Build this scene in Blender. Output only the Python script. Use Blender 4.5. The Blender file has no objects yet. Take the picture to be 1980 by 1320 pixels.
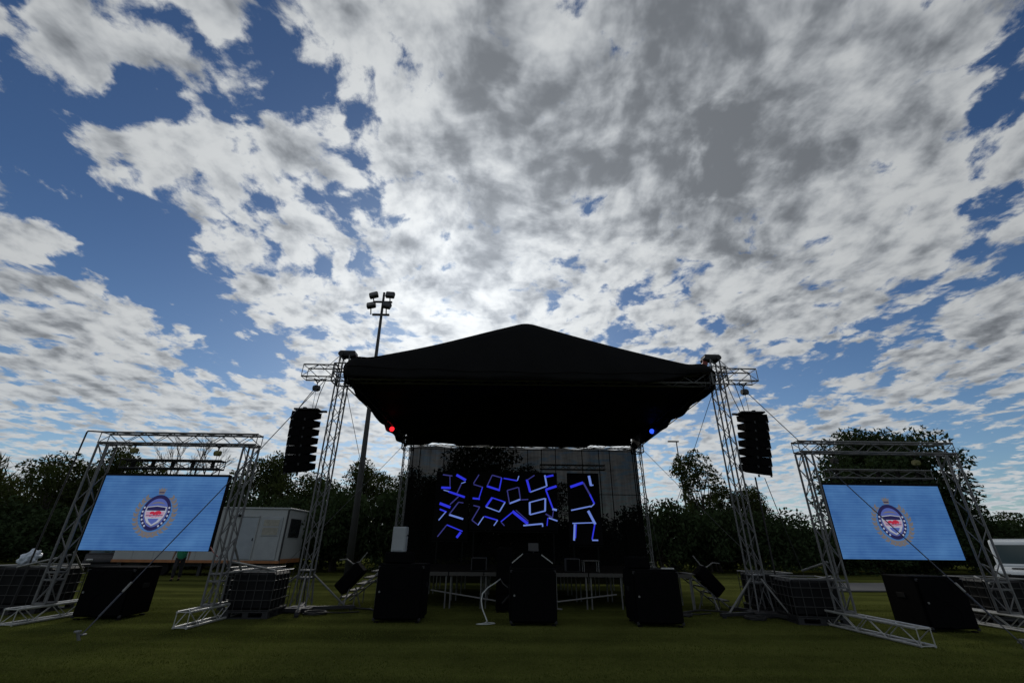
import bpy, bmesh, math, random
import numpy as np
from mathutils import Vector, Matrix

# ------------------------------------------------------------------ camera
scene = bpy.context.scene
COL = scene.collection
R = math.radians
cam_data = bpy.data.cameras.new("camera")
cam_data.sensor_width = 36.0
cam_data.lens = 36.0 * 843.3 / 1980.0
cam_data.clip_start = 0.05
cam_data.clip_end = 3000.0
camera = bpy.data.objects.new("camera", cam_data)
COL.objects.link(camera)
_pit, _roll, _yaw = 0.437, -0.011, 0.02
_F = Vector((math.sin(_yaw) * math.cos(_pit), math.cos(_yaw) * math.cos(_pit), math.sin(_pit)))
_R = Vector((math.cos(_yaw), -math.sin(_yaw), 0.0))
_U = _R.cross(_F)
_R2 = math.cos(_roll) * _R - math.sin(_roll) * _U
_U2 = math.sin(_roll) * _R + math.cos(_roll) * _U
_m = Matrix((_R2, _U2, -_F)).transposed().to_4x4()
_m.translation = (0, 0, 1.6)
camera.matrix_world = _m
scene.camera = camera

# ------------------------------------------------------------------ exposure
scene.view_settings.view_transform = 'Standard'
scene.view_settings.look = 'None'
scene.view_settings.gamma = 1.0
scene.view_settings.exposure = 0.0
scene.view_settings.use_curve_mapping = False
scene.cycles.use_denoising = True
scene.cycles.max_bounces = 6
scene.cycles.transparent_max_bounces = 16

# ------------------------------------------------------------------ sun and sky
SUN = Vector((-0.11, 0.858, 0.502)).normalized()      # behind the broken cloud, ahead of the camera
SUN_EL = math.asin(SUN.z)
SUN_AZ = math.atan2(SUN.x, SUN.y)
sun_data = bpy.data.lights.new("sun", 'SUN')
sun_data.energy = 0.9
sun_data.angle = R(10.0)
sun_data.color = (1.0, 0.95, 0.87)
sun = bpy.data.objects.new("sun", sun_data)
sun.rotation_euler = SUN.to_track_quat('Z', 'Y').to_euler()
COL.objects.link(sun)

# gaps of clear sky, cloud banks and thick cloud bodies: direction, tightness, strength
GAPS = [(-0.6699,0.3577,0.6506,1933.2,-0.3),(-0.5296,0.416,0.7392,3650.1,-0.16),(-0.5115,0.447,0.7338,3931.3,-0.18),(-0.4978,0.4779,0.7237,4350.4,-0.12),(-0.4148,0.4367,0.7983,1967.5,-0.2),(-0.3904,0.4722,0.7903,2352.9,-0.16),(-0.704,0.4304,0.5649,769.3,-0.25),(-0.6786,0.4626,0.5705,800.7,-0.25),(-0.6355,0.4736,0.6098,1066.4,-0.25),(-0.5986,0.4671,0.6507,1420.7,-0.25),(-0.5787,0.4984,0.6455,741.7,-0.28),(-0.5115,0.4983,0.7,1055.8,-0.22),(-0.4866,0.5375,0.6887,943.4,-0.2),(-0.4789,0.4863,0.7309,1856.9,-0.15),(-0.4221,0.5006,0.7558,755.5,-0.28),(-0.3709,0.5247,0.7662,459.8,-0.3),(-0.3328,0.5488,0.7668,1049.2,-0.25),(-0.4009,0.5448,0.7365,1114.5,-0.2),(-0.2917,0.5731,0.7658,1520.0,-0.25),(-0.2879,0.6089,0.7391,2773.2,-0.2),(-0.2889,0.6583,0.6951,3141.0,-0.16),(-0.2829,0.6912,0.665,2407.0,-0.2),(-0.2723,0.728,0.6292,1343.5,-0.15),(-0.2373,0.7461,0.6221,2171.8,-0.15),(-0.2752,0.5305,0.8017,3227.2,-0.14),(-0.2314,0.5152,0.8252,1934.3,-0.17),(-0.1885,0.597,0.7798,3338.3,-0.12),(-0.162,0.592,0.7895,3339.2,-0.12),(-0.713,0.4607,0.5286,1307.9,-0.2),(-0.7004,0.4995,0.5098,948.0,-0.2),(-0.685,0.5303,0.4996,1063.8,-0.22),(-0.7167,0.5259,0.4581,1933.6,-0.15),(-0.673,0.5641,0.4783,654.3,-0.25),(-0.6484,0.601,0.4674,491.5,-0.28),(-0.6131,0.6334,0.4721,435.7,-0.28),(-0.6432,0.6394,0.4213,669.3,-0.28),(-0.5939,0.6759,0.4365,576.0,-0.28),(-0.5744,0.7164,0.3959,662.5,-0.28),(-0.5416,0.7578,0.3638,492.5,-0.28),(-0.5086,0.7944,0.332,794.5,-0.25),(-0.47,0.816,0.3365,920.5,-0.22),(-0.6069,0.6824,0.4075,922.7,-0.2),(-0.6618,0.6169,0.426,1123.1,-0.15),(-0.5518,0.6417,0.5327,2396.1,-0.14),(-0.4736,0.651,0.5932,1799.4,-0.14),(-0.427,0.6739,0.603,2303.2,-0.14),(-0.3847,0.6904,0.6127,1331.4,-0.18),(-0.3422,0.7286,0.5933,2388.7,-0.12),(-0.4674,0.7205,0.5122,2284.5,-0.14),(-0.4101,0.7543,0.5127,2055.8,-0.14),(-0.4369,0.7585,0.4835,4005.1,-0.1),(-0.354,0.7511,0.5573,4800.4,-0.1),(-0.3945,0.8267,0.4013,2343.1,-0.12),(-0.3662,0.8507,0.3771,2253.9,-0.1),(-0.5399,0.8037,0.2503,2183.0,-0.14),(-0.599,0.7563,0.263,4459.3,-0.12),(-0.6245,0.7135,0.3176,6820.5,-0.1),(-0.6699,0.6471,0.3639,7013.2,-0.1),(-0.6727,0.7145,0.1924,2774.6,-0.12),(-0.7182,0.6804,0.1455,1780.6,-0.16),(-0.6715,0.7268,0.1443,1496.3,-0.14),(-0.7404,0.635,0.2205,12332.4,-0.1),(0.6902,0.3459,0.6356,834.9,-0.3),(0.7014,0.3813,0.6022,1118.9,-0.3),(0.6797,0.3719,0.6322,4384.0,-0.12),(0.6843,0.4125,0.6013,2770.2,-0.2),(0.6786,0.4408,0.5876,2940.7,-0.16),(0.6981,0.4262,0.5754,3170.2,-0.18),(0.6078,0.417,0.6758,6652.9,-0.12),(0.5752,0.4669,0.6717,7142.7,-0.12),(0.655,0.5093,0.5582,5879.2,-0.12),(0.6245,0.5274,0.5761,6795.1,-0.09),(0.6739,0.5311,0.5135,5876.7,-0.1),(0.7435,0.4759,0.4697,1937.1,-0.2),(0.7308,0.5069,0.4572,2919.9,-0.18),(0.7542,0.5204,0.4005,1191.9,-0.25),(0.7289,0.5433,0.4165,3740.6,-0.14),(0.7078,0.5923,0.3849,1473.4,-0.2),(0.7341,0.5688,0.371,2077.1,-0.2),(0.7588,0.5427,0.36,2653.0,-0.2),(0.6857,0.6312,0.3625,1335.7,-0.24),(0.6676,0.663,0.3387,1245.6,-0.26),(0.6418,0.6974,0.3189,1284.7,-0.26),(0.607,0.7327,0.3077,1316.0,-0.24),(0.5748,0.7632,0.295,1385.8,-0.24),(0.5359,0.7972,0.278,1124.7,-0.24),(0.5105,0.7997,0.3161,1882.0,-0.16),(0.5304,0.6631,0.5283,4736.9,-0.14),(0.4594,0.7085,0.5357,5348.4,-0.1),(0.3897,0.7696,0.5058,1355.9,-0.22),(0.3196,0.7988,0.5096,2104.1,-0.16),(0.1159,0.8539,0.5074,2860.6,-0.18),(0.4304,0.7948,0.4278,2917.4,-0.14),(0.483,0.747,0.4568,5321.7,-0.08),(0.6149,0.6683,0.4187,5476.9,-0.09),(0.2909,0.8606,0.418,1182.7,-0.14),(0.3525,0.8544,0.3817,2126.1,-0.12),(0.5943,0.7238,0.3506,5082.0,-0.1),(0.7514,0.6404,0.1593,478.6,-0.22),(0.7093,0.6834,0.1728,967.4,-0.2),(0.7688,0.6031,0.2129,2738.9,-0.06),(0.6554,0.7219,0.2218,1764.5,-0.04),(0.5721,0.7874,0.2295,1880.6,-0.12),(0.5112,0.8401,0.1814,1713.9,-0.12),(0.404,0.8699,0.283,1029.0,-0.16),(0.4427,0.8617,0.248,1723.6,-0.1),(0.5997,0.7567,0.2605,5228.3,-0.08),(0.7339,0.6369,0.2363,8154.3,-0.1),(0.3271,0.9286,0.1752,2267.1,-0.12),(0.6199,0.7603,0.1942,4503.0,-0.08)]
CLOUDS = [(0.4643,0.4827,0.7426,39.2,0.09),(0.6057,0.4771,0.6368,110.6,0.11),(0.6064,0.3948,0.6903,157.9,0.09),(0.6754,0.502,0.5402,166.5,0.09),(0.6109,0.5888,0.5293,126.6,0.06),(-0.6038,0.4068,0.6856,141.6,0.07),(-0.6628,0.4099,0.6266,540.8,0.06),(-0.5614,0.4492,0.695,561.1,0.05),(0.1781,0.7193,0.6714,284.0,0.12),(-0.4457,0.4515,0.773,487.4,0.05),(-0.3212,0.4938,0.8081,576.2,0.06),(0.1656,0.5451,0.8218,13.4,0.16),(-0.0346,0.6675,0.7438,36.3,0.12),(0.4563,0.5852,0.6703,26.3,0.1),(-0.1337,0.5331,0.8354,84.6,0.07),(0.2498,0.7691,0.5883,17.7,0.08),(-0.0895,0.8596,0.503,29.3,0.1),(-0.3818,0.617,0.6882,144.7,0.1),(-0.6103,0.5399,0.5797,720.3,0.12),(-0.5187,0.5738,0.6338,299.0,0.06),(-0.6598,0.4972,0.5634,1763.0,0.08),(-0.5806,0.4202,0.6974,99.1,0.08),(-0.7012,0.63,0.3339,69.8,0.12),(-0.655,0.7003,0.2837,118.2,0.08),(0.7267,0.6303,0.2732,166.3,0.14),(-0.381,0.7367,0.5587,153.7,0.06),(-0.4703,0.7554,0.4562,220.4,0.06),(-0.4335,0.8581,0.2753,126.2,0.1),(0.5926,0.6567,0.4664,60.5,0.05),(0.7371,0.591,0.3277,330.3,0.1),(-0.2664,0.4813,0.8351,399.7,0.08),(-0.377,0.4527,0.808,1031.7,0.05),(0.7186,0.4773,0.5058,2597.6,0.05)]
THICK = [(0.1469,0.5544,0.8192,68.0,0.218),(0.0182,0.622,0.7828,82.2,0.172),(-0.0563,0.6896,0.722,109.8,0.125),(0.3372,0.4761,0.8122,36.5,0.234),(0.4705,0.5002,0.7269,59.1,0.125),(0.1501,0.6643,0.7322,258.1,0.156),(0.2567,0.6692,0.6973,95.7,0.203),(0.4376,0.6122,0.6585,97.7,0.218),(0.5408,0.5704,0.6183,289.5,0.14),(-0.1058,0.5627,0.8198,452.5,0.062),(0.2646,0.552,0.7907,185.7,0.109),(-0.0673,0.7902,0.6092,215.4,0.109),(-0.2652,0.7729,0.5764,238.5,0.156),(-0.3474,0.801,0.4876,358.5,0.078),(0.0258,0.8108,0.5848,209.0,0.094),(0.1383,0.7676,0.6259,221.9,0.109),(0.4357,0.68,0.5897,131.1,0.094),(-0.7266,0.6462,0.2333,187.0,0.039),(-0.6842,0.6962,0.2173,133.9,0.039),(0.6578,0.6991,0.2805,109.0,0.078),(0.7458,0.6077,0.273,269.7,0.078),(0.0681,0.7385,0.6708,327.9,0.094),(-0.3973,0.8798,0.2608,270.3,0.062),(-0.1358,0.8314,0.5389,474.7,0.078),(-0.3875,0.6494,0.6543,695.7,0.039)]


world = bpy.data.worlds.new("World")
scene.world = world
world.use_nodes = True
WT = world.node_tree
WT.nodes.clear()


class NB:
    """small helper to write shader maths"""
    def __init__(self, tree):
        self.t = tree

    def _set(self, sock, v):
        if hasattr(v, 'links') or isinstance(v, bpy.types.NodeSocket):
            self.t.links.new(v, sock)
        else:
            sock.default_value = v

    def math(self, op, a, b=None, c=None, clamp=False):
        n = self.t.nodes.new('ShaderNodeMath')
        n.operation = op
        n.use_clamp = clamp
        for i, v in enumerate((a, b, c)):
            if v is not None:
                self._set(n.inputs[i], v)
        return n.outputs[0]

    def vec(self, op, a, b=None, scale=None):
        n = self.t.nodes.new('ShaderNodeVectorMath')
        n.operation = op
        self._set(n.inputs[0], a)
        if b is not None:
            self._set(n.inputs[1], b)
        if scale is not None:
            self._set(n.inputs['Scale'], scale)
        return n.outputs['Value'] if op in ('DOT_PRODUCT', 'LENGTH', 'DISTANCE') else n.outputs[0]

    def noise(self, vec, scale, detail=2.0, rough=0.5, dist=0.0, dim='3D', lac=2.0):
        n = self.t.nodes.new('ShaderNodeTexNoise')
        n.noise_dimensions = dim
        self._set(n.inputs['Vector'], vec)
        n.inputs['Scale'].default_value = scale
        n.inputs['Detail'].default_value = detail
        n.inputs['Roughness'].default_value = rough
        n.inputs['Distortion'].default_value = dist
        n.inputs['Lacunarity'].default_value = lac
        return n

    def sstep(self, v, lo, hi, a=0.0, b=1.0, kind='SMOOTHSTEP'):
        n = self.t.nodes.new('ShaderNodeMapRange')
        n.interpolation_type = kind
        self._set(n.inputs['Value'], v)
        n.inputs['From Min'].default_value = lo
        n.inputs['From Max'].default_value = hi
        n.inputs['To Min'].default_value = a
        n.inputs['To Max'].default_value = b
        return n.outputs['Result']

    def mix(self, fac, a, b, kind='MIX'):
        n = self.t.nodes.new('ShaderNodeMix')
        n.data_type = 'RGBA'
        n.blend_type = kind
        self._set(n.inputs['Factor'], fac)
        self._set(n.inputs[6], a)
        self._set(n.inputs[7], b)
        return n.outputs[2]


def build_sky():
    n = NB(WT)
    tc = WT.nodes.new('ShaderNodeTexCoord')
    d = tc.outputs['Generated']
    sep = WT.nodes.new('ShaderNodeSeparateXYZ')
    WT.links.new(d, sep.inputs[0])
    z = n.math('MAXIMUM', sep.outputs[2], 0.0)
    inv = n.math('DIVIDE', 1.0, n.math('ADD', z, 0.13))
    p = n.vec('SCALE', d, scale=inv)
    flat = n.vec('MULTIPLY', p, (1.0, 1.0, 0.0))

    def blobs(lst, start):
        acc = start
        for (x, y, zz, k, a) in lst:
            dot = n.vec('DOT_PRODUCT', d, (x, y, zz))
            e = n.math('EXPONENT', n.math('MULTIPLY_ADD', dot, k, -k))
            acc = n.math('MULTIPLY_ADD', e, a, acc)
        return acc

    # cloud field on a flat layer overhead
    fld = bpy.data.node_groups.new("cloud_field", 'ShaderNodeTree')
    fld.interface.new_socket("P", in_out='INPUT', socket_type='NodeSocketVector')
    fld.interface.new_socket("D", in_out='OUTPUT', socket_type='NodeSocketFloat')
    fld.interface.new_socket("S", in_out='OUTPUT', socket_type='NodeSocketFloat')
    gi = fld.nodes.new('NodeGroupInput')
    go = fld.nodes.new('NodeGroupOutput')
    g = NB(fld)
    warp = g.noise(gi.outputs[0], 2.4, 3.0, 0.55, dim='2D')
    wv = g.vec('SCALE', g.vec('SUBTRACT', warp.outputs['Color'], (0.5, 0.5, 0.5)), scale=0.11)
    pw = g.vec('MULTIPLY', g.vec('ADD', gi.outputs[0], wv), (1.0, 0.92, 0.0))
    big = g.noise(pw, 1.5, 2.0, 0.5, dim='2D').outputs[0]
    mid = g.noise(pw, 8.0, 8.0, 0.60, 0.0, dim='2D').outputs[0]
    # billows: ridged cells that give the cauliflower edge
    cell = g.t.nodes.new('ShaderNodeTexVoronoi')
    cell.voronoi_dimensions = '2D'
    cell.feature = 'SMOOTH_F1'
    cell.inputs['Scale'].default_value = 12.0
    cell.inputs['Detail'].default_value = 2.0
    cell.inputs['Roughness'].default_value = 0.5
    cell.inputs['Smoothness'].default_value = 0.6
    fld.links.new(g.vec('ADD', pw, g.vec('SCALE', warp.outputs['Color'], scale=0.12)), cell.inputs['Vector'])
    s = g.math('MULTIPLY_ADD', mid, 1.50, g.math('MULTIPLY', big, 0.30))
    s = g.math('MULTIPLY_ADD', cell.outputs['Distance'], -0.24, s)
    s = g.math('ADD', s, -0.13)
    fld.links.new(s, go.inputs[0])
    soft = g.noise(pw, 9.5, 4.0, 0.55, 0.0, dim='2D').outputs[0]
    fld.links.new(g.math('MULTIPLY_ADD', soft, 1.35, g.math('MULTIPLY', big, 0.30)), go.inputs[1])

    def field(vec):
        q = WT.nodes.new('ShaderNodeGroup')
        q.node_tree = fld
        WT.links.new(vec, q.inputs[0])
        return q.outputs[0], q.outputs[1]

    sun_p = Vector((SUN.x, SUN.y, 0)) / (SUN.z + 0.13)
    away = n.vec('SUBTRACT', tuple(sun_p), flat)
    step = n.vec('SCALE', away, scale=n.math('DIVIDE', 0.055, n.math('MAXIMUM', n.vec('LENGTH', away), 0.45)))
    f0, s0 = field(flat)
    f1, s1 = field(n.vec('ADD', flat, step))
    bias = blobs(CLOUDS, 0.0)
    bias = blobs(GAPS, bias)
    thick = blobs(THICK, 0.0)
    dens = n.math('ADD', f0, bias)
    # coverage and optical depth
    alpha = n.sstep(dens, 0.405, 0.66)
    body = n.math('MULTIPLY_ADD', s0, 0.75, n.math('MULTIPLY', f0, 0.35))
    body = n.math('ADD', n.math('MULTIPLY_ADD', bias, 0.55, body), thick)
    lump = n.noise(n.vec('MULTIPLY', flat, (1.0, 0.9, 0.0)), 4.9, 3.4, 0.52, 0.0, dim='2D').outputs[0]
    body = n.math('MULTIPLY_ADD', n.math('SUBTRACT', lump, 0.5), 1.2, body)
    depth = n.sstep(body, 0.62, 1.66, kind='LINEAR')
    relief = n.math('SUBTRACT', s0, s1)                       # >0 : faces the sun
    sdot = n.vec('DOT_PRODUCT', d, tuple(SUN))
    g_tight = n.math('EXPONENT', n.math('MULTIPLY_ADD', sdot, 28.0, -28.0))
    g_wide = n.math('EXPONENT', n.math('MULTIPLY_ADD', sdot, 5.0, -5.0))
    bright = n.math('MULTIPLY_ADD', g_wide, 0.33, 0.46)
    bright = n.math('MULTIPLY_ADD', g_tight, 0.26, bright)
    dark = n.math('MULTIPLY_ADD', g_wide, 0.08, 0.15)
    dark = n.math('MULTIPLY_ADD', g_tight, 0.20, dark)
    tdep = n.sstep(n.math('MULTIPLY_ADD', relief, -1.2, depth), 0.0, 1.0)
    lum = n.math('MULTIPLY_ADD', tdep, n.math('SUBTRACT', dark, bright), bright)
    tint = n.mix(tdep, (0.965, 1.0, 1.02, 1), (0.90, 0.98, 1.09, 1))
    ccol = n.vec('SCALE', tint, scale=n.math('MULTIPLY', lum, 10.0))
    # clear sky
    sky = WT.nodes.new('ShaderNodeTexSky')
    sky.sky_type = 'NISHITA'
    sky.sun_disc = False
    sky.sun_elevation = SUN_EL
    sky.sun_rotation = SUN_AZ
    sky.altitude = 20.0
    sky.air_density = 1.0
    sky.dust_density = 0.6
    sky.ozone_density = 3.0
    low = n.sstep(sep.outputs[2], 0.0, 0.55, 1.0, 0.0)              # air thickens and whitens towards the horizon
    tint_s = n.mix(low, (*SKY_TINT, 1), (0.56, 0.66, 0.72, 1))
    scol = n.vec('MULTIPLY', sky.outputs[0], tint_s)
    veil = n.sstep(sep.outputs[2], 0.0, 0.30, 0.70, 0.0)
    ccol = n.mix(veil, ccol, (5.6, 6.1, 6.5, 1))
    col = n.mix(alpha, scol, ccol)
    bg = WT.nodes.new('ShaderNodeBackground')
    WT.links.new(col, bg.inputs['Color'])
    bg.inputs['Strength'].default_value = 0.1
    out = WT.nodes.new('ShaderNodeOutputWorld')
    WT.links.new(bg.outputs[0], out.inputs['Surface'])


SKY_TINT = (0.32, 0.43, 0.555)
build_sky()

# ------------------------------------------------------------------ materials
def material(name, color, rough=0.6, metal=0.0, vary=0.25, scale=8.0, bump=0.0, bscale=60.0, spec=0.5, emit=None):
    m = bpy.data.materials.new(name)
    m.use_nodes = True
    t = m.node_tree
    n = NB(t)
    b = t.nodes['Principled BSDF']
    tc = t.nodes.new('ShaderNodeTexCoord')
    if vary > 0:
        nz = n.noise(tc.outputs['Object'], scale, 5.0, 0.6)
        f = n.sstep(nz.outputs[0], 0.3, 0.7, 1.0 - vary, 1.0 + vary, kind='LINEAR')
        c = n.vec('SCALE', (color[0], color[1], color[2]), scale=f)
        t.links.new(c, b.inputs['Base Color'])
        t.links.new(n.sstep(nz.outputs[0], 0.3, 0.7, max(0.05, rough - 0.1), min(1, rough + 0.1), kind='LINEAR'), b.inputs['Roughness'])
    else:
        b.inputs['Base Color'].default_value = (*color, 1)
        b.inputs['Roughness'].default_value = rough
    b.inputs['Metallic'].default_value = metal
    b.inputs['Specular IOR Level'].default_value = spec
    if bump > 0:
        bz = n.noise(tc.outputs['Object'], bscale, 4.0, 0.6)
        bn = t.nodes.new('ShaderNodeBump')
        bn.inputs['Strength'].default_value = bump
        bn.inputs['Distance'].default_value = 0.02
        t.links.new(bz.outputs[0], bn.inputs['Height'])
        t.links.new(bn.outputs[0], b.inputs['Normal'])
    if emit:
        b.inputs['Emission Color'].default_value = (*emit[0], 1)
        b.inputs['Emission Strength'].default_value = emit[1]
    return m


def leaf_material(name, color, trans=0.25):
    m = bpy.data.materials.new(name)
    m.use_nodes = True
    t = m.node_tree
    t.nodes.clear()
    n = NB(t)
    tc = t.nodes.new('ShaderNodeTexCoord')
    nz = n.noise(tc.outputs['Object'], 1.3, 4.0, 0.6)
    c = n.vec('SCALE', color, scale=n.sstep(nz.outputs[0], 0.3, 0.7, 0.6, 1.4, kind='LINEAR'))
    d = t.nodes.new('ShaderNodeBsdfDiffuse')
    r = t.nodes.new('ShaderNodeBsdfTranslucent')
    mx = t.nodes.new('ShaderNodeMixShader')
    o = t.nodes.new('ShaderNodeOutputMaterial')
    t.links.new(c, d.inputs['Color'])
    t.links.new(n.vec('MULTIPLY', c, (1.1, 1.2, 0.5)), r.inputs['Color'])
    mx.inputs[0].default_value = trans
    t.links.new(d.outputs[0], mx.inputs[1])
    t.links.new(r.outputs[0], mx.inputs[2])
    t.links.new(mx.outputs[0], o.inputs[0])
    return m


def lawn_material():
    m = bpy.data.materials.new("lawn")
    m.use_nodes = True
    t = m.node_tree
    n = NB(t)
    b = t.nodes['Principled BSDF']
    tc = t.nodes.new('ShaderNodeTexCoord')
    o = tc.outputs['Object']
    fine = n.noise(o, 26.0, 6.0, 0.7).outputs[0]
    patch = n.noise(o, 0.7, 4.0, 0.6).outputs[0]
    rows = n.noise(n.vec('MULTIPLY', o, (0.06, 0.85, 1.0)), 1.0, 3.0, 0.55).outputs[0]     # mower passes
    f = n.math('MULTIPLY_ADD', fine, 0.9, n.math('MULTIPLY_ADD', rows, 1.3, n.math('MULTIPLY', patch, 0.6)))
    c = n.mix(n.sstep(f, 1.05, 1.75), (0.036, 0.041, 0.011, 1), (0.100, 0.110, 0.028, 1))
    t.links.new(c, b.inputs['Base Color'])
    b.inputs['Roughness'].default_value = 0.9
    b.inputs['Specular IOR Level'].default_value = 0.0
    bz = n.noise(o, 55.0, 5.0, 0.7)
    bn = t.nodes.new('ShaderNodeBump')
    bn.inputs['Strength'].default_value = 0.7
    bn.inputs['Distance'].default_value = 0.03
    t.links.new(bz.outputs[0], bn.inputs['Height'])
    t.links.new(bn.outputs[0], b.inputs['Normal'])
    return m


def screen_material():
    """picture of the LED wall: soft blue video with row lines, all of it emitted"""
    m = bpy.data.materials.new("led_blue_video")
    m.use_nodes = True
    t = m.node_tree
    n = NB(t)
    b = t.nodes['Principled BSDF']
    tc = t.nodes.new('ShaderNodeTexCoord')
    o = tc.outputs['Object']
    sep = t.nodes.new('ShaderNodeSeparateXYZ')
    t.links.new(o, sep.inputs[0])
    rows = n.math('SINE', n.math('MULTIPLY', sep.outputs[2], 2 * math.pi / 0.060))
    jit = n.noise(n.vec('MULTIPLY', o, (1.2, 1.0, 16.0)), 1.0, 3.0, 0.6).outputs[0]
    soft = n.noise(o, 1.6, 4.0, 0.55).outputs[0]
    f = n.math('MULTIPLY_ADD', rows, 0.17, n.math('MULTIPLY_ADD', jit, 0.7, n.math('MULTIPLY', soft, 1.5)))
    c = n.mix(n.sstep(f, 0.68, 1.52, kind='LINEAR'), (0.036, 0.145, 0.45, 1), (0.105, 0.295, 0.66, 1))
    b.inputs['Base Color'].default_value = (0.01, 0.01, 0.012, 1)
    b.inputs['Roughness'].default_value = 0.5
    t.links.new(c, b.inputs['Emission Color'])
    b.inputs['Emission Strength'].default_value = 0.53
    return m


def scrim_material():
    m = bpy.data.materials.new("scrim_mesh")
    m.use_nodes = True
    t = m.node_tree
    t.nodes.clear()
    n = NB(t)
    tc = t.nodes.new('ShaderNodeTexCoord')
    nz = n.noise(n.vec('MULTIPLY', tc.outputs['Object'], (6.0, 1.0, 0.5)), 1.0, 4.0, 0.6).outputs[0]
    d = t.nodes.new('ShaderNodeBsdfDiffuse')
    d.inputs['Color'].default_value = (0.006, 0.006, 0.006, 1)
    tr = t.nodes.new('ShaderNodeBsdfTransparent')
    mx = t.nodes.new('ShaderNodeMixShader')
    o = t.nodes.new('ShaderNodeOutputMaterial')
    t.links.new(n.sstep(nz, 0.3, 0.7, 0.955, 0.975, kind='LINEAR'), mx.inputs[0])
    t.links.new(tr.outputs[0], mx.inputs[1])
    t.links.new(d.outputs[0], mx.inputs[2])
    t.links.new(mx.outputs[0], o.inputs[0])
    return m


def glass_material(name, tint=(0.02, 0.022, 0.025)):
    m = material(name, tint, 0.08, 0.0, 0.0, spec=0.8)
    return m


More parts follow.
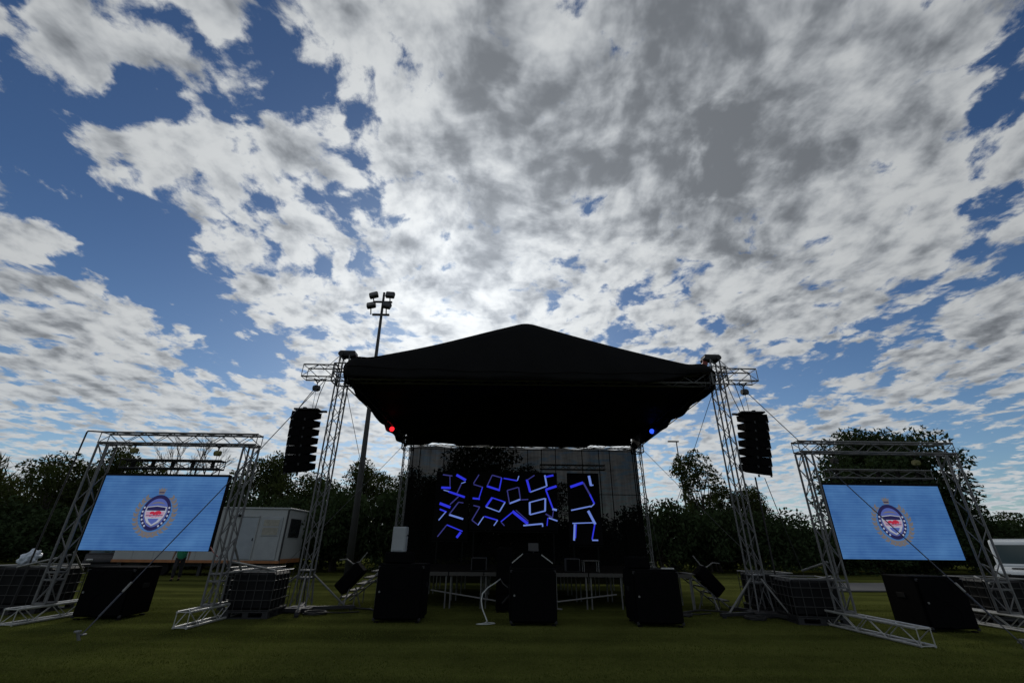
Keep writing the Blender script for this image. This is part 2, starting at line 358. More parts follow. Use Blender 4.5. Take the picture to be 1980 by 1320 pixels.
M = {
    'alu': material("truss_aluminium", (0.130, 0.130, 0.133), 0.5, 0.4, 0.18, 14.0),
    'alu_pale': material("pale_aluminium", (0.40, 0.40, 0.385), 0.4, 0.3, 0.2, 10.0),  # paler copy of the truss metal, bright highlights put into its colour
    'steel': material("dark_steel", (0.022, 0.022, 0.024), 0.6, 0.3, 0.3, 9.0),
    'galv': material("galvanised_pipe", (0.18, 0.18, 0.175), 0.5, 0.4, 0.2, 12.0),
    'pvc': material("black_pvc", (0.0055, 0.0055, 0.006), 0.65, 0.0, 0.3, 3.0, 0.6, 2.2, spec=0.10),
    'black': material("speaker_black", (0.003, 0.003, 0.0033), 0.85, 0.0, 0.25, 12.0, 0.15, 90.0, spec=0.04),
    'grille': material("speaker_grille", (0.003, 0.003, 0.0035), 0.8, 0.0, 0.3, 60.0, 0.3, 200.0, spec=0.04),
    'rubber': material("black_rubber", (0.008, 0.008, 0.008), 0.85, 0.0, 0.2, 10.0, spec=0.15),
    'wrap': material("tank_wrap", (0.006, 0.006, 0.007), 0.6, 0.0, 0.35, 5.0, 0.5, 6.0, spec=0.15),
    'cage': material("cage_tube", (0.042, 0.042, 0.042), 0.5, 0.5, 0.2, 12.0),
    'white': material("white_paint", (0.30, 0.32, 0.335), 0.5, 0.0, 0.10, 2.0),
    'panel': material("cabin_panel", (0.33, 0.345, 0.35), 0.55, 0.0, 0.10, 1.2),
    'door': material("cabin_door", (0.27, 0.30, 0.33), 0.5, 0.0, 0.12, 2.0),
    'orange': material("orange_skirt", (0.30, 0.12, 0.04), 0.6, 0.0, 0.25, 3.0),
    'glass': glass_material("dark_glass"),
    'glass_green': glass_material("windscreen_glass", (0.03, 0.05, 0.045)),
    'curtain': material("pale_blind", (0.30, 0.29, 0.25), 0.8, 0.0, 0.2, 6.0),
    'deck': material("stage_ply", (0.06, 0.057, 0.05), 0.7, 0.1, 0.25, 6.0),
    'deck_top': material("deck_board", (0.012, 0.011, 0.010), 0.95, 0.0, 0.3, 4.0, spec=0.0),
    'cable_w': material("white_cable", (0.42, 0.44, 0.42), 0.5, 0.0, 0.1, 8.0),
    'cable_b': material("black_cable", (0.012, 0.012, 0.012), 0.6, 0.0, 0.1, 8.0),
    'wire': material("steel_wire", (0.10, 0.10, 0.11), 0.5, 0.5, 0.1, 8.0),
    'strap': material("ratchet_strap", (0.045, 0.05, 0.07), 0.7, 0.0, 0.2, 20.0),
    'hoist_y': material("hoist_yellow", (0.17, 0.16, 0.05), 0.5, 0.1, 0.25, 9.0),
    'hoist_b': material("hoist_black", (0.02, 0.02, 0.02), 0.5, 0.2, 0.2, 9.0),
    'hoist_r': material("hoist_red", (0.20, 0.03, 0.02), 0.5, 0.1, 0.2, 9.0),
    'mast': material("mast_steel", (0.04, 0.04, 0.04), 0.7, 0.1, 0.2, 2.0),
    'bag': material("plastic_bag", (0.55, 0.60, 0.68), 0.35, 0.0, 0.15, 6.0, 0.5, 14.0),
    'path': material("concrete_path", (0.065, 0.065, 0.065), 0.85, 0.0, 0.2, 1.5, 0.3, 30.0),
    'bark': material("bark", (0.055, 0.045, 0.036), 0.9, 0.0, 0.35, 4.0, 0.6, 14.0),
    'bark_pale': material("pale_bark", (0.22, 0.21, 0.19), 0.9, 0.0, 0.3, 3.0, 0.6, 10.0),
    'leaf': leaf_material("leaf_dark", (0.040, 0.050, 0.020)),
    'leaf2': leaf_material("leaf_olive", (0.055, 0.058, 0.024)),
    'leaf3': leaf_material("leaf_deep", (0.034, 0.050, 0.024), 0.15),
    'grass': leaf_material("grass_blade", (0.092, 0.106, 0.028), 0.25),
    'lawn': lawn_material(),
    'led': screen_material(),
    'scrim': scrim_material(),
    'red_lamp': material("red_lens", (0.2, 0.01, 0.01), 0.4, 0, 0, emit=((1.0, 0.02, 0.03), 1.6)),
    'blue_lamp': material("blue_lens", (0.01, 0.02, 0.2), 0.4, 0, 0, emit=((0.03, 0.10, 1.0), 1.4)),
    'led_off': material("led_wall_off", (0.003, 0.003, 0.004), 0.7, 0.0, 0.1, 20.0, spec=0.1),
    'px_blue': material("pixel_blue", (0.0, 0.0, 0.0), 0.6, 0, 0, emit=((0.022, 0.028, 0.62), 1.0)),
    'px_pale': material("pixel_pale", (0.0, 0.0, 0.0), 0.6, 0, 0, emit=((0.13, 0.20, 0.56), 1.0)),
    'px_dim': material("pixel_dim", (0.0, 0.0, 0.0), 0.6, 0, 0, emit=((0.030, 0.030, 0.16), 1.0)),
    'c_navy': material("crest_navy", (0, 0, 0), 0.6, 0, 0, emit=((0.010, 0.008, 0.055), 1.0)),
    'c_white': material("crest_white", (0, 0, 0), 0.6, 0, 0, emit=((0.30, 0.33, 0.42), 1.0)),
    'c_pink': material("crest_pink", (0, 0, 0), 0.6, 0, 0, emit=((0.34, 0.21, 0.30), 1.0)),
    'c_red': material("crest_red", (0, 0, 0), 0.6, 0, 0, emit=((0.36, 0.015, 0.04), 1.0)),
    'c_gold': material("crest_gold", (0, 0, 0), 0.6, 0, 0, emit=((0.125, 0.115, 0.12), 1.0)),
    'c_blue': material("crest_blue", (0, 0, 0), 0.6, 0, 0, emit=((0.06, 0.09, 0.30), 1.0)),
    'skin': material("skin", (0.16, 0.085, 0.055), 0.6, 0.0, 0.1, 20.0),
    'shirt': material("green_shirt", (0.012, 0.17, 0.085), 0.8, 0.0, 0.2, 9.0),
    'trouser': material("dark_trousers", (0.014, 0.013, 0.015), 0.85, 0.0, 0.2, 9.0),
    'hair': material("dark_hair", (0.01, 0.008, 0.007), 0.7, 0.0, 0.2, 30.0),
    'carpaint': material("white_car_paint", (0.66, 0.68, 0.68), 0.25, 0.0, 0.05, 2.0),
    'chrome': material("lamp_glass", (0.5, 0.52, 0.52), 0.12, 0.6, 0.0),
    'silver': material("silver_car_paint", (0.38, 0.39, 0.40), 0.3, 0.3, 0.05, 2.0),
}

# ------------------------------------------------------------------ mesh helpers
WLOC = {}                                   # world position of every Empty / parent (translation only)


def wloc(o):
    return WLOC.get(o.name, Vector((0, 0, 0))) if o is not None else Vector((0, 0, 0))


def thing(name, label, cat, loc=(0, 0, 0), group=None):
    o = bpy.data.objects.new(name, None)
    o.empty_display_size = 0.2
    COL.objects.link(o)
    o.location = loc
    WLOC[o.name] = Vector(loc)
    o['label'] = label
    o['category'] = cat
    if group:
        o['group'] = group
    return o


class MB:
    def __init__(self):
        self.v = []
        self.f = []

    def add(self, verts, faces):
        k = len(self.v)
        self.v.extend([tuple(p) for p in verts])
        self.f.extend([tuple(i + k for i in f) for f in faces])
        return self

    def box(self, c, s, rz=0.0, mat=None, bev=0.0):
        x, y, z = (d / 2 for d in s)
        if bev > 0:
            b = min(bev, x * .9, y * .9, z * .9)
            ring = []
            for zz, k in ((-z, b), (-z + b, 0), (z - b, 0), (z, b)):
                ring.append([(-x + b, -y + k, zz), (x - b, -y + k, zz), (x - k, -y + b, zz), (x - k, y - b, zz),
                             (x - b, y - k, zz), (-x + b, y - k, zz), (-x + k, y - b, zz), (-x + k, -y + b, zz)])
            vs = [p for r in ring for p in r]
            fs = [tuple(range(7, -1, -1)), tuple(range(24, 32))]
            for r in range(3):
                for i in range(8):
                    j = (i + 1) % 8
                    fs.append((r * 8 + i, r * 8 + j, r * 8 + 8 + j, r * 8 + 8 + i))
        else:
            vs = [(-x, -y, -z), (x, -y, -z), (x, y, -z), (-x, y, -z), (-x, -y, z), (x, -y, z), (x, y, z), (-x, y, z)]
            fs = [(3, 2, 1, 0), (4, 5, 6, 7), (0, 1, 5, 4), (1, 2, 6, 5), (2, 3, 7, 6), (3, 0, 4, 7)]
        rot = mat if mat is not None else Matrix.Rotation(rz, 3, 'Z')
        c = Vector(c)
        return self.add([c + rot @ Vector(p) for p in vs], fs)

    def tube(self, p0, p1, r, n=8, r2=None, caps=True):
        p0, p1 = Vector(p0), Vector(p1)
        r2 = r if r2 is None else r2
        ax = (p1 - p0).normalized()
        u = ax.cross(Vector((0, 0, 1)) if abs(ax.z) < 0.95 else Vector((1, 0, 0))).normalized()
        w = ax.cross(u)
        vs = []
        for p, rr in ((p0, r), (p1, r2)):
            for i in range(n):
                a = 2 * math.pi * i / n
                vs.append(p + (u * math.cos(a) + w * math.sin(a)) * rr)
        fs = [(i, (i + 1) % n, n + (i + 1) % n, n + i) for i in range(n)]
        if caps:
            fs += [tuple(range(n - 1, -1, -1)), tuple(range(n, 2 * n))]
        return self.add(vs, fs)

    def path(self, pts, r, n=6):
        pts = [Vector(p) for p in pts]
        rs = r if isinstance(r, (list, tuple)) else [r] * len(pts)
        vs, fs = [], []
        u = None
        for i, p in enumerate(pts):
            ax = (pts[min(i + 1, len(pts) - 1)] - pts[max(i - 1, 0)]).normalized()
            if u is None:
                u = ax.cross(Vector((0, 0, 1)) if abs(ax.z) < 0.9 else Vector((1, 0, 0))).normalized()
            else:
                u = (u - ax * u.dot(ax)).normalized()
            w = ax.cross(u)
            for k in range(n):
                a = 2 * math.pi * k / n
                vs.append(p + (u * math.cos(a) + w * math.sin(a)) * rs[i])
        for i in range(len(pts) - 1):
            for k in range(n):
                fs.append((i * n + k, i * n + (k + 1) % n, (i + 1) * n + (k + 1) % n, (i + 1) * n + k))
        fs += [tuple(range(n - 1, -1, -1)), tuple(range((len(pts) - 1) * n, len(pts) * n))]
        return self.add(vs, fs)

    def prism(self, poly, y0, y1):
        """polygon in XZ pulled along Y"""
        n = len(poly)
        vs = [(x, y0, z) for x, z in poly] + [(x, y1, z) for x, z in poly]
        fs = [tuple(range(n)), tuple(range(2 * n - 1, n - 1, -1))]
        fs += [(i, n + i, n + (i + 1) % n, (i + 1) % n) for i in range(n)]
        return self.add(vs, fs)

    def build(self, name, mat, parent=None, smooth=False, loc=None):
        base = wloc(parent) if parent is not None else Vector(loc or (0, 0, 0))
        me = bpy.data.meshes.new(name)
        me.from_pydata([tuple(Vector(p) - base) for p in self.v], [], self.f)
        me.materials.append(mat)
        if smooth:
            me.shade_smooth()
        bm = bmesh.new()
        bm.from_mesh(me)
        bmesh.ops.recalc_face_normals(bm, faces=bm.faces)
        bm.to_mesh(me)
        bm.free()
        o = bpy.data.objects.new(name, me)
        COL.objects.link(o)
        if parent is not None:
            o.parent = parent
            WLOC[o.name] = base
        else:
            o.location = base
            WLOC[o.name] = base
        return o


def tag(o, label, cat, group=None):
    o['label'] = label
    o['category'] = cat
    if group:
        o['group'] = group
    return o


def kind(o, k):
    o['kind'] = k
    return o


ROD = {}


def rod(name, parent, p0, p1, r, mat, n=6):
    """one straight bar; alike bars share a mesh and differ only by their transform"""
    key = (r, mat.name, n)
    if key not in ROD:
        me = bpy.data.meshes.new("bar")
        mb = MB().tube((0, 0, 0), (0, 0, 1), r, n)
        me.from_pydata(mb.v, [], mb.f)
        me.materials.append(mat)
        ROD[key] = me
    p0, p1 = Vector(p0), Vector(p1)
    d = p1 - p0
    o = bpy.data.objects.new(name, ROD[key])
    COL.objects.link(o)
    q = d.to_track_quat('Z', 'Y')
    if parent is not None:
        o.parent = parent
    o.location = p0 - wloc(parent)
    o.rotation_mode = 'QUATERNION'
    o.rotation_quaternion = q
    o.scale = (1, 1, d.length)
    return o


def truss(name, parent, p0, p1, side, up, w, h, bay, mat, cr=0.025, br=0.011, mat_b=None):
    """box truss: the four chords are one part, every brace is a sub-part of it"""
    p0, p1, side, up = Vector(p0), Vector(p1), Vector(side).normalized(), Vector(up).normalized()
    mat_b = mat_b or mat
    mb = MB()
    cs = [side * (w / 2 * a) + up * (h / 2 * b) for a, b in ((-1, -1), (1, -1), (1, 1), (-1, 1))]
    for c in cs:
        mb.tube(p0 + c, p1 + c, cr, 8)
    part = mb.build(name, mat, parent, smooth=False)
    L = (p1 - p0).length
    nb = max(2, int(round(L / bay)))
    ax = (p1 - p0) / nb
    for f in range(4):
        a, b = cs[f], cs[(f + 1) % 4]
        for i in range(nb):
            s, e = p0 + ax * i, p0 + ax * (i + 1)
            if (i + f) % 2 == 0:
                rod("brace", part, s + a, e + b, br, mat_b)
            else:
                rod("brace", part, s + b, e + a, br, mat_b)
        rod("end_bar", part, p0 + a, p0 + b, br, mat_b)
        rod("end_bar", part, p1 + a, p1 + b, br, mat_b)
    return part


def copy_tree(root, loc, rz=0.0, scale=1.0, label=None, name=None):
    r = root.copy()
    COL.objects.link(r)
    r.location = loc
    r.rotation_euler = (0, 0, rz)
    r.scale = (scale, scale, scale) if not isinstance(scale, (tuple, list)) else scale
    if label:
        r['label'] = label
    for ch in list(root.children):
        c = ch.copy()
        COL.objects.link(c)
        c.parent = r
        for g in list(ch.children):
            d = g.copy()
            COL.objects.link(d)
            d.parent = c
    return r


# ------------------------------------------------------------------ ground
mb = MB()
xs = [-1500, -60, -20, -8, 0, 8, 20, 60, 1500]
ys = [-1500, -10, 6, 14, 22, 40, 90, 1500]
vs = [(x, y, 0) for y in ys for x in xs]
fs = []
for j in range(len(ys) - 1):
    for i in range(len(xs) - 1):
        a = j * len(xs) + i
        fs.append((a, a + 1, a + 1 + len(xs), a + len(xs)))
mb.add(vs, fs)
lawn = kind(mb.build("lawn", M['lawn']), 'structure')

# a strip of concrete path behind the right-hand screen, with a low edge
mb = MB()
mb.box((19.5, 22.8, 0.03), (14.0, 4.2, 0.06), rz=R(4), bev=0.02)
kind(mb.build("path", M['path']), 'structure')

# mown turf: short upright blades near the camera
rng = np.random.default_rng(5)
NBL = 170000
yy = 6.4 + 9.5 * rng.random(NBL) ** 1.6
xx = (rng.random(NBL) * 2 - 1) * (yy * 1.28 + 1.0)
hh = 0.010 + 0.017 * rng.random(NBL)
an = rng.random(NBL) * 6.283
wd = 0.004 + 0.004 * rng.random(NBL)
lx, ly = (rng.random(NBL) - .5) * 0.022, (rng.random(NBL) - .5) * 0.022
co = np.zeros((NBL, 3, 3), np.float32)
co[:, 0] = np.stack([xx - np.cos(an) * wd, yy - np.sin(an) * wd, np.zeros(NBL)], 1)
co[:, 1] = np.stack([xx + np.cos(an) * wd, yy + np.sin(an) * wd, np.zeros(NBL)], 1)
co[:, 2] = np.stack([xx + lx, yy + ly, hh], 1)


def tri_mesh(name, co, mat, nv=3):
    """many loose triangles or quads straight from numpy"""
    n = co.shape[0]
    me = bpy.data.meshes.new(name)
    me.vertices.add(n * nv)
    me.vertices.foreach_set('co', np.ascontiguousarray(co, np.float32).ravel())
    me.loops.add(n * nv)
    me.loops.foreach_set('vertex_index', np.arange(n * nv, dtype=np.int32))
    me.polygons.add(n)
    me.polygons.foreach_set('loop_start', np.arange(0, n * nv, nv, dtype=np.int32))
    me.polygons.foreach_set('loop_total', np.full(n, nv, np.int32))
    me.update(calc_edges=True)
    me.materials.append(mat)
    return me


o = bpy.data.objects.new("grass", tri_mesh("grass", co, M['grass']))
COL.objects.link(o)
kind(o, 'stuff')

# ------------------------------------------------------------------ trees
def leaves(rng, centres, radii, count, size, flat=0.8, spike=0.0):
    """leaf-sized quads scattered through clumps"""
    centres = np.array(centres, np.float32)
    radii = np.array(radii, np.float32)
    w = radii ** 2.2
    idx = rng.choice(len(centres), count, p=w / w.sum())
    v = rng.normal(size=(count, 3))
    v /= np.linalg.norm(v, axis=1, keepdims=True)
    rr = radii[idx] * (0.25 + 0.85 * rng.random(count) ** 0.55)
    p = centres[idx] + v * rr[:, None] * np.array([1, 1, flat])
    s = size * (0.5 + 1.0 * rng.random(count))
    a = rng.normal(size=(count, 3)) + v * 0.5
    a[:, 2] += spike * 2
    a /= np.linalg.norm(a, axis=1, keepdims=True)
    b = np.cross(a, rng.normal(size=(count, 3)))
    b /= np.linalg.norm(b, axis=1, keepdims=True)
    ln, wd = s * (1.0 + spike * 1.6), s * (0.42 - 0.2 * min(1, spike))
    q = np.zeros((count, 4, 3), np.float32)
    q[:, 0] = p - a * ln[:, None] * .5
    q[:, 1] = p + b * wd[:, None] * .5
    q[:, 2] = p + a * ln[:, None] * .5
    q[:, 3] = p - b * wd[:, None] * .5
    return q


def make_tree(name, label, cat, seed, height, width, leaf_n, leaf_s, mat, trunk_r=0.22, base=0.25, clumps=34, up=0.5,
              spike=0.0, bark=None, stems=1, flat=0.75, clump_r=0.17, group="trees beyond the field"):
    """trunk with limbs that end in leaf clumps; stands at the origin"""
    rng = np.random.default_rng(seed)
    t = thing(name, label, cat, (0, 0, 0), group)
    mb = MB()
    cen, rad = [], []
    tops = []
    for s in range(stems):
        off = rng.normal(size=2) * width * 0.05 * (stems > 1)
        lean = rng.normal(size=2) * width * (0.05 if stems == 1 else 0.16)
        pts = []
        for k in range(6):
            q = k / 5
            pts.append((off[0] + lean[0] * q * q + rng.normal() * .04, off[1] + lean[1] * q * q + rng.normal() * .04, q * height * 0.72))
        mb.path(pts, [trunk_r * (1.35 if k == 0 else 1 - 0.15 * k) / math.sqrt(stems) for k in range(6)], 8)
        tops.append(pts)
    for c in range(clumps):
        pts = tops[c % stems]
        hq = base + (1 - base) * rng.random() ** 0.8
        a = rng.random() * 6.283
        env = math.sqrt(max(0.05, 1 - ((hq - (base + 0.42 * (1 - base))) / (0.62 * (1 - base))) ** 2))
        rr = width * 0.5 * env * (0.25 + 0.75 * rng.random() ** 0.6)
        k = min(4, int(hq * 5 * (0.75)))
        src = Vector(pts[max(1, k)])
        end = Vector((src.x + rr * math.cos(a), src.y + rr * math.sin(a), hq * height * (0.93 + 0.07 * rng.random())))
        src2 = Vector(pts[max(1, k - 1)])
        mid = src2.lerp(end, 0.5) + Vector((0, 0, -0.06 * height * (1 - up)))
        mb.path([src2, mid, end], [trunk_r * 0.30, trunk_r * 0.18, trunk_r * 0.06], 5)
        cen.append(tuple(end))
        rad.append(width * clump_r * (0.55 + 0.8 * rng.random()))
        cen.append(tuple(mid.lerp(end, 0.55)))
        rad.append(width * clump_r * 0.6)
    mb.build("trunk", bark or M['bark'], t, smooth=True)
    q = leaves(rng, cen, rad, leaf_n, leaf_s, flat, spike)
    q[:, :, 2] = np.maximum(q[:, :, 2], 0.05)
    c = bpy.data.objects.new("crown", tri_mesh("crown", q, mat, 4))
    COL.objects.link(c)
    c.parent = t
    return t


def make_bare_tree(label, seed, height, group=None):
    rnd = random.Random(seed)
    t = thing("bare_tree", label, "tree", (0, 0, 0), group)
    trunk, twig = MB(), MB()

    def grow(p, d, ln, r, lvl):
        q = p + d * ln
        bend = p.lerp(q, 0.5) + Vector((rnd.gauss(0, 1), rnd.gauss(0, 1), 0)) * ln * 0.05
        (trunk if lvl < 2 else twig).path([p, bend, q], [r, r * .85, r * .65], 5 if lvl < 2 else 3)
        if lvl == 5:
            return
        for _ in range(3 if lvl < 4 else 4):
            a = rnd.random() * 6.283
            sp = 0.28 + 0.3 * rnd.random()
            nd = (d + Vector((math.cos(a) * sp, math.sin(a) * sp, 0.15))).normalized()
            grow(p.lerp(q, 0.65 + 0.35 * rnd.random()), nd, ln * (0.62 + 0.2 * rnd.random()), r * 0.55, lvl + 1)
    grow(Vector((0, 0, 0)), Vector((0, 0, 1)), height * 0.30, 0.2, 0)
    trunk.build("trunk", M['bark'], t, smooth=True)
    twig.build("crown", M['bark'], t)
    return t


TG = "trees beyond the field"
feather = make_tree("feathery_tree", "wispy fine leaved tree at the far left edge, blown to one side", "tree", 11, 8.2, 8.5, 6500, 0.42,
                    M['leaf2'], 0.2, 0.12, 40, 0.7, spike=1.0, clump_r=0.15)
broad = make_tree("broadleaf_tree", "dark broadleaf tree left of the left screen, ragged top", "tree", 23, 7.8, 8.0, 15000, 0.26,
                  M['leaf'], 0.26, 0.12, 46, 0.4, clump_r=0.125)
open_ = make_tree("open_tree", "tall open tree with rising branches and sky showing through, right of the stage", "tree", 37, 8.6, 5.4, 6400, 0.26,
                  M['leaf'], 0.2, 0.22, 40, 0.9, stems=4, clump_r=0.115, flat=0.9)
bush = make_tree("bush", "low dark bush under the trees left of the stage", "bush", 41, 3.6, 5.2, 10000, 0.26,
                 M['leaf3'], 0.14, 0.05, 34, 0.4, stems=3, clump_r=0.2, group="bushes along the far edge of the field")
dense = make_tree("dense_tree", "largest dense round tree, standing behind the right screen", "tree", 59, 11.2, 12.5, 42000, 0.34,
                  M['leaf3'], 0.42, 0.14, 70, 0.4, bark=M['bark_pale'], clump_r=0.135)
feather.location = (-41.5, 37, 0)
feather.scale = (1.0, 1.0, 0.90)
broad.location = (-33.0, 35, 0)
broad.scale = (0.95, 0.95, 0.90)
open_.location = (16.2, 38, 0)
bush.location = (-24.0, 33, 0)
dense.location = (32.3, 38, 0)
dense.scale = (0.96, 0.96, 0.96)
for (src, x, y, rz, sc, lab) in [
    (broad, -29.0, 35.5, 1.1, (0.72, 0.72, 0.98), "tall broadleaf tree rising above the left screen beside the bare tree"),
    (broad, -38.4, 43, 2.7, (1.0, 1.0, 0.70), "broadleaf tree half hidden behind the wispy tree at far left"),
    (broad, -19.4, 38, 4.0, (0.85, 0.85, 1.0), "broadleaf tree behind the white cabin, under the left speaker array"),
    (bush, -20.6, 33.6, 1.0, (1.0, 1.0, 1.30), "bush behind the left end of the white cabin"),
    (broad, -15.6, 37, 5.1, (0.85, 0.85, 0.80), "broadleaf tree between the left tower and the floodlight mast"),
    (broad, -11.0, 37.5, 0.4, (0.7, 0.7, 0.93), "broadleaf tree just right of the floodlight mast"),
    (broad, -7.6, 40, 1.7, (0.75, 0.75, 0.90), "broadleaf tree beside the left rear stage tower"),
    (broad, -1.4, 36.0, 2.2, (1.15, 1.0, 1.12), "big tree seen as a silhouette through the stage back scrim"),
    (broad, -5.2, 36.5, 0.2, (0.7, 0.7, 0.78), "tree seen through the left edge of the stage back scrim"),
    (broad, 2.8, 39.0, 0.9, (0.8, 0.8, 0.92), "tree seen through the scrim at the right edge of the big silhouette"),
    (broad, 20.0, 37.5, 3.4, (0.62, 0.62, 0.74), "rounded tree behind the right front tower"),
    (open_, 18.6, 39.5, 2.0, (0.9, 0.9, 0.72), "shorter open tree between the tall open tree and the right tower"),
    (broad, 47.5, 47, 0.3, (1.0, 1.0, 0.72), "broadleaf tree behind the white off-roader at far right"),
    (broad, 40.5, 46, 2.1, (1.0, 1.0, 0.62), "low broadleaf tree just right of the largest dense tree"),
    (bush, -33.5, 32, 0.5, (1.3, 1.2, 1.0), "bush behind the left tank at the far left"),
    (bush, -28.6, 31.5, 3.0, (1.2, 1.0, 0.9), "bush behind the lower left of the left screen"),
    (bush, -15.8, 33, 4.0, (1.1, 1.0, 1.15), "bush behind the right end of the white cabin"),
    (bush, -10.6, 31.5, 5.0, (1.1, 1.0, 1.25), "bush at the foot of the floodlight mast"),
    (bush, -6.6, 33, 0.9, (1.1, 1.0, 1.25), "bush behind the left rear stage tower"),
    (bush, 6.6, 36, 1.5, (1.2, 1.0, 0.9), "bush seen through the right half of the scrim"),
    (bush, 11.6, 35.5, 2.6, (1.0, 1.0, 1.2), "bush just right of the right rear stage tower"),
    (bush, 15.6, 35, 3.6, (1.1, 1.0, 1.1), "bush at the foot of the tall open tree"),
    (bush, 19.6, 34, 0.2, (1.1, 1.0, 1.0), "bush behind the base of the right front tower"),
    (bush, 23.8, 35, 1.2, (1.2, 1.0, 0.72), "bush left of the right screen"),
    (bush, 27.6, 35.5, 2.3, (1.2, 1.0, 0.80), "bush behind the left edge of the right screen"),
    (bush, 31.6, 34.5, 4.4, (1.2, 1.0, 0.9), "bush behind the middle of the right screen"),
    (bush, 37.2, 33.0, 5.4, (1.2, 1.0, 0.85), "bush between the right screen and the white off-roader"),
    (bush, 42.5, 37.0, 1.9, (1.4, 1.2, 1.05), "bush behind the white off-roader"),
]:
    c = copy_tree(src, (x, y, 0), rz, sc, lab)

bare = make_bare_tree("leafless twiggy tree above the left screen, behind its hanging truss", 6, 11.2, TG)
bare.location = (-25.0, 37.0, 0)

# undergrowth that closes the view below the crowns
rng = np.random.default_rng(31)
cx = np.arange(-60, 62, 1.5)
cen = [(x + rng.normal() * .4, 42 + rng.normal() * 1.2, 0.5 + 1.3 * rng.random()) for x in cx for _ in range(2)]
o = bpy.data.objects.new("undergrowth", tri_mesh("undergrowth", leaves(rng, cen, [1.35 + .5 * rng.random() for _ in cen], 26000, 0.42, 0.8), M['leaf3'], 4))
COL.objects.link(o)
kind(o, 'stuff')

# the wood beyond everything: one mass closing the horizon
rng = np.random.default_rng(77)
cx = np.arange(-170, 171, 2.6)
cen = [(x + rng.normal() * .8, 82 + rng.normal() * 3, 1.2 + 1.2 * rng.random()) for x in cx] + \
      [(x + rng.normal() * .8, 84 + rng.normal() * 3, 3.0 + 1.6 * rng.random()) for x in cx]
rad = [2.6 + rng.random() for _ in cen]
o = bpy.data.objects.new("treeline", tri_mesh("treeline", leaves(rng, cen, rad, 42000, 0.75, 0.9), M['leaf3'], 4))
COL.objects.link(o)
kind(o, 'stuff')

# ------------------------------------------------------------------ stage towers
def tower(label, x, y, height, inward, front=True):
    t = thing("truss_tower", label, "truss tower", (x, y, 0), "aluminium towers that carry the stage roof")
    truss("mast", t, (x, y, 0.75), (x, y, height), (1, 0, 0), (0, 1, 0), 0.30, 0.30, 0.40, M['alu'], 0.025, 0.010)
    # splayed foot section
    mb = MB()
    for sx in (-1, 1):
        for sy in (-1, 1):
            mb.tube((x + sx * .15, y + sy * .15, 0.80), (x + sx * .20, y + sy * .20, 0.14), 0.022, 8)
    mb.box((x, y, 0.78), (0.36, 0.36, 0.025))
    mb.box((x, y, 0.95), (0.345, 0.345, 0.025))
    mb.build("foot_section", M['alu'], t)
    for sx, sy in ((-1, -1), (1, -1), (1, 1), (-1, 1)):
        rod("foot_brace", t, (x + sx * .20, y + sy * .20, 0.16), (x - sy * .15, y + sx * .15, 0.78), 0.010, M['alu'])
    # long steel base legs and the outrigger pipes that stand on them
    for a, ln in ((R(18), 1.25), (R(108), 1.0), (R(198), 1.25), (R(288), 1.0)):
        c, s = math.cos(a), math.sin(a)
        mb = MB()
        mb.box((x + c * (ln * .5 + .1), y + s * (ln * .5 + .1), 0.075), (ln, 0.10, 0.08), rz=a, bev=0.01)
        mb.tube((x + c * (ln), y + s * (ln), 0.0), (x + c * (ln), y + s * (ln), 0.12), 0.05, 10)
        mb.build("base_leg", M['steel'], t)
        rod("outrigger", t, (x + c * .17, y + s * .17, 0.86), (x + c * (ln * .86), y + s * (ln * .86), 0.11), 0.024, M['galv'], 8)
    mb = MB()
    mb.box((x, y, 0.06), (0.62, 0.62, 0.09), bev=0.012)
    mb.build("base_plate", M['steel'], t)
    # head block with its pulleys and the red chain motor
    hb = MB()
    if front:
        hx = x + inward * 0.05
        hb.box((hx, y, height + 0.09), (0.50, 0.34, 0.15), bev=0.02)
        hb.box((hx, y, height + 0.005), (0.38, 0.32, 0.03))
        head = hb.build("head_block", M['steel'], t)
        mb = MB()
        for px in (-.19, .19):
            mb.tube((hx + px, y - .19, height + 0.05), (hx + px, y + .19, height + 0.05), 0.085, 14)
        mb.build("pulley", M['steel'], head)
        mb = MB()
        mb.tube((x + inward * .30, y - .10, height - 0.14), (x + inward * .30, y + .10, height - 0.14), 0.085, 14)
        mb.box((x + inward * .30, y, height - 0.03), (0.05, 0.05, 0.14))
        mb.build("chain_motor", M['hoist_r'], t, smooth=False)
        mb = MB()
        mb.path([(x + inward * .30, y - .02, height - .2), (x + inward * .31, y - .03, 6.75)], 0.012, 5)
        mb.build("lifting_chain", M['steel'], t)
        mb = MB()
        mb.path([(x - inward * .18, y - .1, height - .0), (x - inward * .45, y - .1, height - .32), (x - inward * .62, y - .1, height - .52)], 0.010, 5)
        mb.build("head_stay", M['wire'], t)
    else:
        hb.box((x, y, height + 0.06), (0.36, 0.34, 0.12), bev=0.02)
        hb.build("head_block", M['steel'], t)
    return t


XL, XR, YF, YB = -5.13, 6.86, 13.25, 22.75
tower("left front truss tower of the stage, beside the caged tank and left speaker array", XL, YF, 7.12, 1)
tower("right front truss tower of the stage, beside the right speaker array", XR, 13.1, 7.16, -1)
tower("left rear truss tower, behind the white box and beside the scrim", -4.85, YB, 6.55, 1, False)
tower("right rear truss tower, at the right edge of the scrim", 7.02, YB, 6.55, -1, False)

# ------------------------------------------------------------------ stage roof
roof = thing("stage_roof", "black gabled stage canopy hung between four truss towers", "stage roof", (0.86, 17.9, 6.2))
RZ, RX = 8.30, 0.72                                          # ridge height and position
EXL, EXR, YFr, YBr = -4.98, 6.72, 12.86, 22.55


